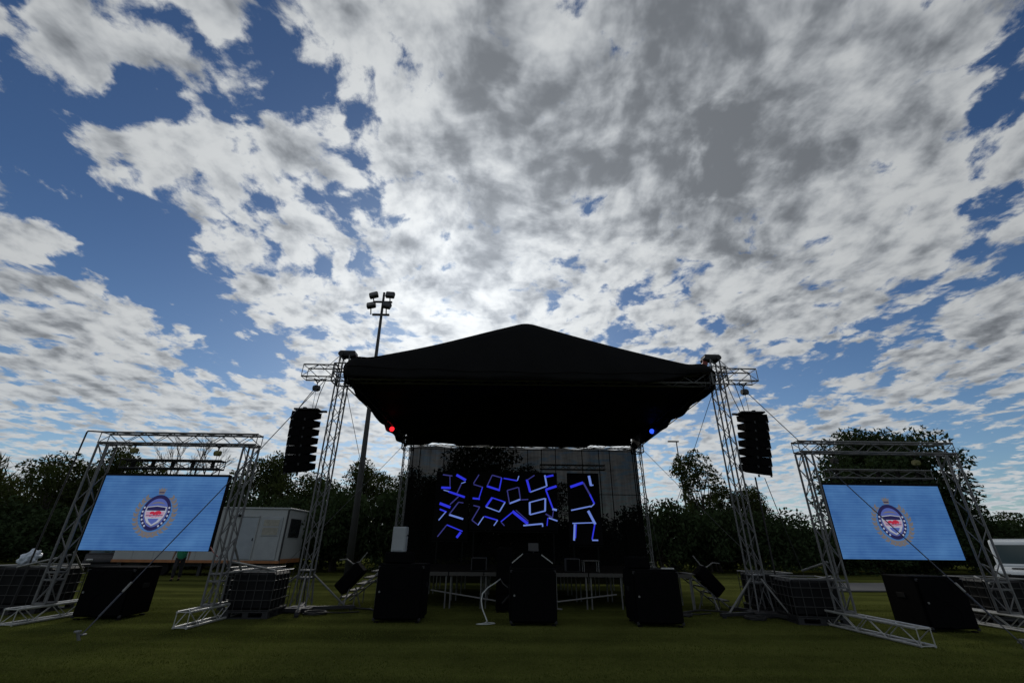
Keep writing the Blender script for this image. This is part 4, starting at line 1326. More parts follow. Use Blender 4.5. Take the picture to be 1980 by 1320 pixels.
chain_hoist("round black chain hoist above the left line array", -5.88, 13.22, 6.35, 6.02, 5.36, M['hoist_b'])
chain_hoist("round black chain hoist above the right line array", 7.70, 13.10, 6.42, 6.10, 5.46, M['hoist_b'])
for (pts, lab) in (([(-5.62, 13.2, 6.34), (-5.74, 13.2, 5.8), (-5.78, 13.2, 5.33)], "thin cable hanging from the left arm to the left array"),
                   ([(7.42, 13.1, 6.40), (7.50, 13.1, 5.9), (7.56, 13.1, 5.42)], "thin cable hanging from the right arm to the right array"),
                   ([(-5.95, 13.2, 5.96), (-6.15, 13.2, 5.62), (-6.30, 13.2, 5.33)], "slack cable from the left hoist to the outer edge of the left array"),
                   ([(7.18, 13.1, 6.40), (7.28, 13.1, 5.9), (7.42, 13.1, 5.42)], "thin cable beside the right tower running down to the right array")):
    tag(MB().path(pts, 0.012, 5).build("hanging_cable", M['cable_b'], loc=pts[-1]), lab, "cable", "cables hanging beside the arrays")

# stage lamps under the eaves
for (x, y, z, m, lab) in ((-4.80, 19.0, 6.16, 'red_lamp', "small stage lamp glowing red under the left eave"),
                          (6.58, 19.0, 6.24, 'blue_lamp', "small stage lamp glowing blue under the right eave")):
    t = thing("stage_lamp", lab, "stage lamp", (x, y, z), "stage lamps under the eaves")
    MB().tube((x, y + .10, z), (x, y - .08, z - .03), 0.095, 14, 0.12).build("housing", M['black'], t)
    MB().tube((x, y - .082, z - .03), (x, y - .10, z - .033), 0.105, 16).build("lens", M[m], t)
    mb = MB()
    mb.path([(x - .14, y, z), (x - .14, y, z + .16), (x, y, z + .20), (x + .14, y, z + .16), (x + .14, y, z)], 0.012, 5)
    mb.build("yoke", M['steel'], t)

# ------------------------------------------------------------------ screen goalposts
def screen_frame(label, x0, x1, y, ztop, ybase, tanks):
    t = thing("screen_frame", label, "truss frame", ((x0 + x1) / 2, y, 0), "truss goalposts that hold the screens")
    for x in (x0, x1):
        truss("upright", t, (x, y, 0.34), (x, y, ztop - .33), (1, 0, 0), (0, 1, 0), 0.26, 0.26, 0.36, M['alu'], 0.025, 0.010)
        for z in (0.345, 0.80, 0.95):
            mb = MB()
            for s in (-1, 1):
                mb.box((x + s * .13, y, z), (0.03, 0.29, 0.03))
                mb.box((x, y + s * .13, z), (0.23, 0.03, 0.03))
            mb.build("joint_collar", M['alu'], t)
    truss("crossbar", t, (x0 - .155, y, ztop - .165), (x1 + .155, y, ztop - .165), (0, 1, 0), (0, 0, 1), 0.26, 0.26, 0.36, M['alu'], 0.025, 0.010)
    for x, (ya, yb) in zip((x0, x1), ybase):
        truss("base_truss", t, (x, ya, 0.165), (x, yb, 0.165), (1, 0, 0), (0, 0, 1), 0.26, 0.27, 0.36, M['alu_pale'], 0.025, 0.010)
    return t


FL = screen_frame("left truss goalpost holding the left blue screen", -10.06, -6.42, 11.45, 4.15, ((10.75, 13.4), (10.55, 12.75)), None)
FR = screen_frame("right truss goalpost holding the right blue screen", 7.75, 11.50, 11.20, 4.14, ((9.25, 11.95), (9.7, 12.5)), None)
# galvanised stay pipes clamped between the uprights and the ballast tanks
for (f, a, b) in ((FL, (-6.36, 11.62, 1.20), (-5.45, 12.05, 1.00)), (FL, (-6.36, 11.62, 0.95), (-5.9, 12.3, 1.02)), (FL, (-6.36, 11.6, 1.62), (-6.1, 12.6, 0.2)),
                  (FL, (-10.02, 11.6, 1.30), (-11.75, 12.25, 1.00)), (FL, (-10.02, 11.6, 1.02), (-11.2, 12.25, 1.03)), (FL, (-9.98, 11.6, 1.36), (-10.7, 12.9, 0.9)),
                  (FR, (7.74, 11.35, 1.32), (7.55, 12.1, 1.10)), (FR, (7.74, 11.35, 1.02), (8.05, 12.4, 0.9)),
                  (FR, (11.48, 11.35, 1.3), (12.6, 12.0, 1.0)), (FR, (11.48, 11.35, 0.9), (12.2, 12.4, 1.0))):
    rod("stay_pipe", f, a, b, 0.024, M['galv'], 8)


# ------------------------------------------------------------------ screens with the crest
def plate(poly, yf, cx, cz, th=0.003):
    """flat shape in XZ, front at yf"""
    mb = MB()
    mb.prism([(cx + x, cz + z) for x, z in poly], yf, yf + th)
    return mb


def ellipse(a, b, n=36, pt=0.0, x=0, z=0):
    out = []
    for i in range(n):
        q = 2 * math.pi * i / n
        s = math.sin(q)
        k = 1.0 - pt * max(0.0, -s) ** 1.5
        out.append((x + a * math.cos(q) * k, z + b * s))
    return out


def led_screen(label, x0, x1, z0, z1, y):
    t = thing("led_screen", label, "LED screen", ((x0 + x1) / 2, y, z0), "blue LED screens hung in the goalposts")
    cx, cz = (x0 + x1) / 2, (z0 + z1) / 2
    MB().box((cx, y + .055, cz), (x1 - x0, 0.09, z1 - z0), bev=0.004).build("housing", M['rubber'], t)
    MB().box((cx, y + .004, cz), (x1 - x0 - .012, 0.012, z1 - z0 - .012)).build("screen_face", M['led'], t)
    mb = MB()
    mb.box((cx, y + .05, z1 + .025), (x1 - x0 + .03, 0.11, 0.05))
    mb.build("top_rail", M['rubber'], t)
    for s in (-1, 1):
        MB().box((cx + s * ((x1 - x0) / 2 + .012), y + .05, cz), (0.022, 0.11, z1 - z0)).build("side_rail", M['rubber'], t)
    for k in range(5):
        x = x0 + (x1 - x0) * (k + .5) / 5
        rod("hanger", t, (x, y + .06, z1 + .05), (x, y + .06, z1 + .17), 0.012, M['rubber'])
    # crest shown on the screen
    yf, zc = y - .002, cz - .01
    A, B = 0.345, 0.405
    n = 44
    o_, i_ = ellipse(A, B, n, 0.10), ellipse(A * .80, B * .80, n, 0.12)
    vs = [(cx + x, yf - .002, zc + z) for x, z in o_ + i_] + [(cx + x, yf + .001, zc + z) for x, z in o_ + i_]
    fs = []
    for i in range(n):
        j = (i + 1) % n
        fs += [(i, j, n + j, n + i), (2 * n + j, 2 * n + i, 3 * n + i, 3 * n + j), (j, i, 2 * n + i, 2 * n + j), (n + i, n + j, 3 * n + j, 3 * n + i)]
    crest = MB().add(vs, fs).build("crest", M['c_navy'], t)

    def sub(name, poly, m, lay=0, dx=0, dz=0):
        return plate(poly, yf - .002 - .004 * lay, cx + dx, zc + dz).build(name, M[m], crest)
    # wreath round the ring: leaf pairs up each side
    for s in (-1, 1):
        for k in range(13):
            a = R(-112 + k * 13)
            px, pz = s * math.cos(a) * A * 1.30, math.sin(a) * B * 1.16 - .02
            rot = a if s > 0 else math.pi - a
            for w in (-1, 1):
                q = rot + math.pi / 2 * s + w * .6
                pts = [(px + .12 * math.cos(q) * u - .042 * math.sin(q) * v, pz + .12 * math.sin(q) * u + .042 * math.cos(q) * v)
                       for u, v in ((-.2, 0), (.3, .9), (1, 0), (.3, -.9))]
                sub("wreath_leaf", pts, 'c_gold', 0 if w < 0 else 1)
    sub("inner_field", [(x * .80, z * .80) for x, z in ellipse(A, B, n, 0.12)], 'c_blue', 0, 0, 0)
    for s in (-1, 1):
        for k in range(6):
            a = R(18 - k * 14.5)
            kk = 1 - 0.11 * max(0, -math.sin(a)) ** 1.5
            sub("white_bead", ellipse(.022, .024, 10), 'c_white', 1, s * A * .90 * math.cos(a) * kk, B * .90 * math.sin(a))
    shield = [(-.245, .135), (0, .165), (.245, .135), (.262, .02), (.235, -.10), (.15, -.23), (0, -.315), (-.15, -.23), (-.235, -.10), (-.262, .02)]
    sub("shield_edge", shield, 'c_gold', 1)
    sub("shield_field", [(x * .95, z * .95 + .002) for x, z in shield], 'c_white', 2)
    sub("top_band", [(-.215, .115), (0, .14), (.215, .115), (.222, .045), (-.222, .045)], 'c_navy', 3)
    sub("pink_band", [(-.225, .02), (.225, .02), (.20, -.10), (-.20, -.10)], 'c_pink', 3)
    body = [(-.13, -.005), (-.10, .025), (-.05, .032), (-.01, .012), (.03, .04), (.09, .045), (.14, .025), (.155, -.015), (.13, -.045), (.10, -.03),
            (.06, -.055), (.03, -.04), (-.02, -.058), (-.05, -.03), (-.10, -.035)]
    sub("red_animal", body, 'c_red', 4, 0, -.002)
    sub("dark_rule", [(-.20, -.060), (.20, -.052), (.20, -.064), (-.20, -.072)], 'c_navy', 4)
    for (a, b, c, d_) in ((-.11, -.09, .04, .05), (-.05, -.115, .05, .02), (.03, -.105, .04, .035), (.09, -.085, .03, .03)):
        sub("red_stroke", [(a, b), (a + c, b + .012), (a + c, b + .012 + d_ * .4), (a, b + d_ * .4)], 'c_red', 4)
    sub("blue_point", [(-.13, -.135), (.13, -.135), (.09, -.20), (0, -.265), (-.09, -.20)], 'c_blue', 3)
    sub("arch_band", [(-.19, .185), (-.1, .235), (0, .25), (.1, .235), (.19, .185), (.1, .205), (0, .215), (-.1, .205)], 'c_gold', 1)
    # crown
    sub("crown", [(-.065, .0), (.065, .0), (.075, .055), (.095, .15), (.05, .10), (.035, .17), (0, .115), (-.035, .17), (-.05, .10), (-.095, .15), (-.075, .055)],
        'c_gold', 1, 0, B + .012)
    sub("crown_band", [(-.06, .035), (.06, .035), (.066, .058), (-.066, .058)], 'c_navy', 2, 0, B + .012)
    return t


led_screen("left blue LED screen with a navy and red crest", -9.88, -6.86, 1.40, 3.09, 11.55)
led_screen("right blue LED screen with a navy and red crest", 8.28, 11.30, 1.38, 3.10, 11.55)
for (x0, x1, lab) in ((-9.62, -7.12, "truss lifting bar above the left blue screen"), (8.52, 11.22, "truss lifting bar above the right blue screen")):
    t = thing("lifting_bar", lab, "truss bar", ((x0 + x1) / 2, 11.60, 3.27), "lifting bars above the screens")
    truss("bar_truss", t, (x0, 11.60, 3.375), (x1, 11.60, 3.375), (0, 1, 0), (0, 0, 1), 0.20, 0.20, 0.42, M['alu'] if x0 > 0 else M['steel'], 0.022, 0.010)
    for k in range(5):
        MB().box((x0 + (x1 - x0) * (k + .5) / 5, 11.60, 3.37), (0.05, 0.10, 0.24), bev=0.006).build("clamp", M['rubber'], t)
HG = "chain hoists over the screens"
chain_hoist("yellowish chain hoist on the left side above the left screen", -9.40, 11.52, 3.90, 3.70, 3.48, M['hoist_y'], 0.075, HG)
chain_hoist("yellowish chain hoist on the right side above the left screen", -7.28, 11.52, 3.90, 3.66, 3.48, M['hoist_y'], 0.075, HG)
chain_hoist("chain hoist on the left side above the right screen", 8.66, 11.40, 3.88, 3.68, 3.48, M['hoist_b'], 0.075, HG)
chain_hoist("yellowish chain hoist on the right side above the right screen", 10.82, 11.40, 3.88, 3.66, 3.48, M['hoist_y'], 0.075, HG)

t = thing("thin_pole", "thin bent metal pole standing behind the outer upright of the left goalpost", "pole", (-11.65, 12.4, 0))
MB().path([(-11.65, 12.4, 0), (-11.6, 12.4, 4.34), (-11.58, 12.4, 4.38), (-10.2, 11.6, 4.17)], 0.020, 8).build("tube", M['steel'], t)
MB().box((-11.65, 12.4, 0.02), (0.3, 0.3, 0.03)).build("foot", M['steel'], t)


# ------------------------------------------------------------------ caged ballast tanks
def cage_tank(label, cx, cy, rz, w=1.02, d=1.15, h=0.98):
    t = thing("caged_tank", label, "caged tank", (cx, cy, 0), "black caged tanks used as ballast")
    rot = Matrix.Rotation(rz, 3, 'Z')

    def W(x, y, z):
        return Vector((cx, cy, 0)) + rot @ Vector((x, y, z))
    MB().box(W(0, 0, 0.16 + (h - .18) / 2), (w - .07, d - .07, h - .20), mat=rot, bev=0.05).build("tank", M['wrap'], t)
    mb = MB()
    mb.box(W(0, 0, .135), (w, d, 0.03), mat=rot)
    mb.box(W(0, 0, .015), (w, d, 0.03), mat=rot)
    for sx in (-1, 0, 1):
        for sy in (-1, 0, 1):
            mb.box(W(sx * (w / 2 - .07), sy * (d / 2 - .07), .075), (0.13, 0.13, 0.09), mat=rot)
    mb.build("pallet", M['steel'], t)
    hw, hd = w / 2, d / 2
    for k in range(6):
        x = -hw + w * k / 5
        for s in (-1, 1):
            rod("cage_bar", t, W(x, s * hd, .15), W(x, s * hd, h), 0.009, M['cage'])
        y = -hd + d * k / 5
        if 0 < k < 5:
            for s in (-1, 1):
                rod("cage_bar", t, W(s * hw, y, .15), W(s * hw, y, h), 0.009, M['cage'])
    for k in range(5):
        z = .17 + (h - .17) * k / 4
        for s in (-1, 1):
            rod("cage_rail", t, W(-hw, s * hd, z), W(hw, s * hd, z), 0.010 if k < 4 else 0.015, M['cage'] if k < 4 else M['galv'])
            rod("cage_rail", t, W(s * hw, -hd, z), W(s * hw, hd, z), 0.010 if k < 4 else 0.015, M['cage'] if k < 4 else M['galv'])
    MB().tube(W(0, 0, h - .05), W(0, 0, h + .0), 0.11, 14).build("lid", M['rubber'], t)
    return t


cage_tank("black caged tank between the left goalpost and the left front tower", -5.92, 12.55, R(4))
cage_tank("black caged tank half hidden behind the inner upright of the left goalpost", -6.78, 13.9, R(-3))
cage_tank("black caged tank between the right front tower and the right goalpost", 7.60, 12.25, R(-9), 1.1, 1.15, 0.95)
cage_tank("black caged tank behind the right front tower", 7.60, 14.0, R(-4))
cage_tank("black caged tank at the far left edge, a pale blue bag on it", -11.85, 13.05, R(3), 1.35, 1.15, 1.02)
cage_tank("black caged tank at the far right edge behind the outer upright", 12.35, 12.35, R(-6))

# crumpled bag on the far left tank
bm = bmesh.new()
bmesh.ops.create_icosphere(bm, subdivisions=4, radius=1.0)
rnd = random.Random(9)
from mathutils import noise as mnoise
for v in bm.verts:
    p = v.co.copy()
    f = 1 + 0.35 * mnoise.noise(p * 2.3) + 0.14 * mnoise.noise(p * 6.0)
    v.co = Vector((p.x * 0.20 * f + 0.10 * max(0, p.z), p.y * 0.16 * f, max(-0.13, p.z * 0.20 * f)))
me = bpy.data.meshes.new("plastic_bag")
bm.to_mesh(me)
bm.free()
me.materials.append(M['bag'])
me.shade_smooth()
o = bpy.data.objects.new("plastic_bag", me)
COL.objects.link(o)
o.location = (-12.05, 12.75, 1.17)
tag(o, "pale blue crumpled plastic bag on top of the far left tank", "plastic bag")


# ------------------------------------------------------------------ straps, guys and cables
def guy(label, a, b, r, ratchet=None, stake=True, mat='strap', cat="strap", name="guy_strap", grp="guys that steady the stage"):
    t = thing(name, label, cat, b, grp)
    a, b = Vector(a), Vector(b)
    L = (a - b).length
    pts = [a.lerp(b, k / 10) - Vector((0, 0, 0.006 * L * math.sin(math.pi * k / 10))) for k in range(11)]
    MB().path(pts, r, 6).build("line", M[mat], t)
    if ratchet:
        c = a.lerp(b, ratchet)
        d = (b - a).normalized()
        MB().box(c, (0.05, 0.035, 0.20), mat=d.to_track_quat('Z', 'Y').to_matrix(), bev=0.01).build("ratchet", M['galv'], t)
        MB().path([c + d * .12, c + d * .30, c + d * .55], 0.018, 6).build("tail", M['strap'], t)
    if stake:
        mb = MB()
        mb.tube(b + Vector((0.02, 0.03, -.08)), b + Vector((-0.02, -0.04, .10)), 0.026, 8)
        mb.tube(b + Vector((-0.02, -0.04, .09)), b + Vector((-0.02, -0.04, .115)), 0.055, 10)
        mb.box(b + Vector((0.02, 0.05, .045)), (0.07, 0.10, 0.03), bev=0.01)
        mb.build("stake", M['galv'], t)
    return t


guy("strap from the left tower across the left screen to a pale stake in the grass", (-5.62, 13.2, 6.34), (-7.43, 9.40, 0.04), 0.011, 0.88)
guy("strap from the right tower across the right screen to a stake at the right", (7.55, 13.1, 6.36), (9.52, 9.25, 0.04), 0.011, 0.86)
guy("thin wire from the left front tower back to the ground behind the left speaker array", (-5.1, 13.4, 6.3), (-7.2, 31.0, 0.0), 0.010, mat='wire', cat="wire", name="guy_wire", stake=False)
guy("thin wire from the right front tower back to the ground behind the tall open tree", (6.85, 13.3, 6.3), (8.1, 26.6, 0.0), 0.010, mat='wire', cat="wire", name="guy_wire", stake=False)
guy("thin wire from the left rear tower slanting out to the left", (-4.9, 22.7, 6.4), (-11.2, 24.5, 0.0), 0.011, mat='wire', cat="wire", name="guy_wire", stake=False)
guy("upper thin wire from the right rear tower slanting out to the right", (7.0, 22.7, 6.5), (14.0, 24.6, 0.0), 0.011, mat='wire', cat="wire", name="guy_wire", stake=False)
guy("lower steep thin wire beside the right rear tower", (7.0, 22.7, 6.2), (8.6, 25.6, 0.0), 0.011, mat='wire', cat="wire", name="guy_wire", stake=False)
CG = "cables around the stage"
tag(MB().path([(7.50, 13.2, 3.50), (7.49, 13.2, 2.5), (7.50, 13.25, 1.2), (7.52, 13.3, 0.03)], 0.022, 6).build("array_cable", M['cable_b'], loc=(7.5, 13.3, 0)),
    "thick black cable dropping straight from the right line array", "cable", CG)
tag(MB().path([(7.78, 13.2, 3.48), (7.9, 13.2, 2.8), (8.2, 13.25, 1.4), (8.5, 13.3, 0.02)], 0.010, 6).build("array_cable", M['cable_b'], loc=(8.5, 13.3, 0)),
    "thin black line slanting down from the right line array", "cable", CG)
wc = [(0.02, 13.0, 0.80), (-0.10, 12.5, 0.745), (-0.28, 12.2, 0.66), (-0.40, 12.0, 0.55), (-0.42, 11.9, 0.42), (-0.38, 11.78, 0.26), (-0.30, 11.66, 0.12), (-0.26, 11.6, 0.05),
      (-0.31, 11.55, 0.02), (-0.38, 11.48, 0.018), (-0.46, 11.44, 0.018), (-0.49, 11.39, 0.018), (-0.42, 11.36, 0.02), (-0.30, 11.36, 0.02), (-0.18, 11.42, 0.02), (-0.08, 11.50, 0.02),
      (-0.10, 11.56, 0.02), (-0.2, 11.53, 0.03), (-0.32, 11.45, 0.03), (-0.40, 11.41, 0.02)]
tag(MB().path(wc, [0.015] * 8 + [0.010] * 12, 7).build("white_cable", M['cable_w'], loc=(-0.3, 11.5, 0), smooth=True),
    "white cable hanging from the stage and coiled on the grass left of the middle subwoofer", "cable", CG)
tag(MB().path([(0.02, 13.0, 0.80), (0.10, 12.9, 0.70), (0.22, 12.85, 0.62)], 0.016, 6).build("grey_cable", M['cage'], loc=(0.2, 12.9, 0.6)),
    "short grey cable end curling from the dark rack beside the middle subwoofer", "cable", CG)
tag(MB().path([(0.26, 12.3, 0.50), (0.16, 12.2, 0.42), (0.08, 12.1, 0.34)], 0.020, 6).build("grey_cable", M['cage'], loc=(0.1, 12.1, 0.3)),
    "short pale grey rod leaning on the left side of the middle subwoofer", "cable", CG)
for (pts, lab) in (([(-4.6, 13.5, 0.03), (-4.1, 13.9, 0.03), (-3.4, 13.6, 0.03), (-2.9, 12.8, 0.03)], "black cable on the grass from the left front tower to the left subwoofer"),
                   ([(6.3, 13.6, 0.03), (5.6, 14.0, 0.03), (4.8, 13.4, 0.03), (4.2, 12.4, 0.03)], "black cable on the grass from the right front tower to the right subwoofer")):
    tag(MB().path(pts, 0.022, 6).build("ground_cable", M['cable_b'], loc=pts[0], smooth=True), lab, "cable", CG)
tag(MB().path([(-6.84, 11.56, 1.50), (-6.72, 11.5, 1.40), (-6.58, 11.42, 1.33), (-6.5, 11.36, 1.30)], 0.012, 6).build("red_cable", M['hoist_r'], loc=(-6.8, 11.5, 1.4)),
    "short red cable between the left screen and the inner upright", "cable", CG)

for (x, y, rr, lab) in ((-4.55, 12.75, .26, "coil of black cable on the grass at the foot of the left front tower"),
                        (6.35, 12.5, .24, "coil of black cable on the grass at the foot of the right front tower"),
                        (4.75, 13.0, .20, "coil of black cable on the grass beside the right stage steps")):
    rnd = random.Random(int(x * 10))
    pts = [(x + (rr + rnd.gauss(0, .015)) * math.cos(k * .45), y + (rr + rnd.gauss(0, .015)) * math.sin(k * .45), 0.025 + 0.010 * (k // 14)) for k in range(70)]
    pts += [(x + rr + .25, y + .2, .02), (x + rr + .7, y + .45, .02)]
    tag(MB().path(pts, 0.014, 6).build("cable_coil", M['cable_b'], loc=(x, y, 0), smooth=True), lab, "cable", "coils of cable on the grass")

# ------------------------------------------------------------------ floodlight mast
t = thing("floodlight_mast", "tall floodlight mast with four lamps rising behind the left of the stage", "floodlight mast", (-8.05, 26.4, 0))
MB().path([(-8.05, 26.4, 0), (-8.15, 26.4, 5.0), (-8.30, 26.4, 11.0), (-8.44, 26.4, 17.5)], [0.22, 0.17, 0.12, 0.08], 12).build("pole", M['mast'], t, smooth=True)
mb = MB()
mb.box((-8.42, 26.4, 16.75), (1.25, 0.12, 0.10))
mb.box((-8.44, 26.4, 15.75), (1.15, 0.12, 0.12))
mb.build("crossarm", M['mast'], t)
for (dx, dz, tilt, yaw) in ((-0.62, 17.15, -22, -18), (0.50, 17.20, -8, 4), (-0.68, 16.35, -24, -14), (0.36, 16.35, -20, 12)):
    rot = Matrix.Rotation(R(yaw), 3, 'Y') @ Matrix.Rotation(R(tilt), 3, 'X')
    c = Vector((-8.44 + dx, 26.2, dz))
    l = MB().box(c, (0.60, 0.30, 0.44), mat=rot, bev=0.05).build("lamp", M['mast'], t)
    MB().box(c + rot @ Vector((0, -.156, 0)), (0.50, 0.012, 0.34), mat=rot).build("glass", M['glass'], l)
    rod("bracket", t, c + Vector((0, 0, -.2)), (c.x, 26.4, 16.75 if dz > 17 else 15.75), 0.04, M['mast'])

for (x, y, h, dx, lab) in ((24.1, 60, 14.8, -1.2, "taller far street lamp above the tall open tree"), (28.3, 60, 9.9, 0.9, "shorter far street lamp right of the tall open tree")):
    t = thing("street_lamp", lab, "street lamp", (x, y, 0), "street lamps beyond the trees")
    MB().path([(x, y, 0), (x, y, h * .6), (x, y, h)], [0.14, 0.11, 0.07], 8).build("pole", M['mast'], t)
    MB().box((x + dx * .35, y, h + .05), (abs(dx) + .3, 0.3, 0.16), mat=Matrix.Rotation(R(-8 if dx > 0 else 0), 3, 'Y'), bev=0.03).build("lamp_head", M['mast'], t)

# ------------------------------------------------------------------ site cabin on wheels
CX0, CX1, CY0, CY1, CZ0, CZ1 = -20.3, -11.62, 26.0, 28.5, 0.62, 3.28
t = thing("site_cabin", "long white site cabin on wheels with a blue grey door, behind the left goalpost", "site cabin", ((CX0 + CX1) / 2, CY0, 0))
wall = MB().box(((CX0 + CX1) / 2, (CY0 + CY1) / 2, (CZ0 + CZ1) / 2), (CX1 - CX0, CY1 - CY0, CZ1 - CZ0), bev=0.03).build("wall", M['panel'], t)
for k in range(7):
    x = CX0 + (CX1 - CX0) * (k + 1) / 8 - .12
    if not (-14.2 < x < -11.7):
        MB().box((x, CY0 - .006, (CZ0 + CZ1) / 2), (0.035, 0.02, CZ1 - CZ0 - .1)).build("joint_strip", M['panel'], wall)
MB().box(((CX0 + CX1) / 2, (CY0 + CY1) / 2, CZ1 + .035), (CX1 - CX0 + .12, CY1 - CY0 + .12, 0.09), bev=0.02).build("roof", M['panel'], t)
MB().box(((CX0 + CX1) / 2, CY0 - .012, CZ0 + .06), (CX1 - CX0, 0.03, 0.13)).build("skirt", M['orange'], t)
MB().box((CX1 + .012, (CY0 + CY1) / 2, CZ0 + .10), (0.03, CY1 - CY0, 0.2)).build("skirt", M['orange'], t)
MB().box((CX1 - .02, CY0 - .01, (CZ0 + CZ1) / 2), (0.10, 0.03, CZ1 - CZ0), bev=0.008).build("corner_post", M['steel'], t)
d = MB().box((-13.62, CY0 - .02, 1.82), (0.86, 0.05, 2.04), bev=0.01).build("door", M['door'], t)
MB().box((-13.26, CY0 - .06, 1.75), (0.04, 0.05, 0.14), bev=0.01).build("handle", M['steel'], d)
mb = MB()
for s in (-1, 1):
    mb.box((-13.62 + s * .46, CY0 - .03, 1.84), (0.05, 0.05, 2.12))
mb.box((-13.62, CY0 - .03, 2.90), (0.97, 0.05, 0.05))
mb.build("frame", M['panel'], d)
MB().box((-12.42, CY0 - .025, 1.83), (1.10, 0.05, 2.10), bev=0.01).build("wall_panel", M['white'], t)
w = MB().box((-12.42, CY0 - .055, 2.36), (0.92, 0.04, 0.86), bev=0.01).build("window", M['white'], t)
MB().box((-12.42, CY0 - .079, 2.58), (0.82, 0.012, 0.32)).build("pane", M['curtain'], w)
MB().box((-12.42, CY0 - .079, 2.16), (0.82, 0.012, 0.36)).build("pane", M['curtain'], w)
w = MB().box((CX1 + .02, 27.05, 2.36), (0.05, 1.3, 0.95), bev=0.01).build("window", M['steel'], t)
MB().box((CX1 + .048, 27.05, 2.36), (0.012, 1.2, 0.85)).build("pane", M['glass'], w)
MB().box((-14.25, CY0 - .07, 2.93), (0.26, 0.16, 0.12), bev=0.03).build("porch_light", M['rubber'], t)
for x in (-18.6, -17.7, -13.6):
    mb = MB()
    mb.tube((x, CY0 + .15, 0.34), (x, CY0 + .38, 0.34), 0.34, 18)
    mb.build("wheel", M['rubber'], t)
mb = MB()
for x in (-20.0, -15.8, -12.0):
    mb.box((x, CY0 + .3, 0.31), (0.16, 0.16, 0.62))
mb.box(((CX0 + CX1) / 2, CY0 + .5, 0.52), (CX1 - CX0 - .2, 0.12, 0.18))
mb.build("chassis", M['steel'], t)
mb = MB()
for k in range(3):
    mb.box((-13.62, CY0 - .32 - .22 * (2 - k) + .22, 0.20 + .2 * k), (0.9, 0.24, 0.04))
mb.build("door_steps", M['steel'], t)


# ------------------------------------------------------------------ vehicles
def prism_x(poly, x0, x1):
    m = MB()
    n = len(poly)
    m.add([(x0, y, z) for y, z in poly] + [(x1, y, z) for y, z in poly],
          [tuple(range(n)), tuple(range(2 * n - 1, n - 1, -1))] + [(i, n + i, n + (i + 1) % n, (i + 1) % n) for i in range(n)])
    return m


def xf(mb, M4):
    mb.v = [tuple(M4 @ Vector(p)) for p in mb.v]
    return mb


def bevel(o, w):
    b = o.modifiers.new("bevel", 'BEVEL')
    b.width = w
    b.segments = 3
    b.limit_method = 'ANGLE'
    o.data.shade_smooth() if False else None
    return o


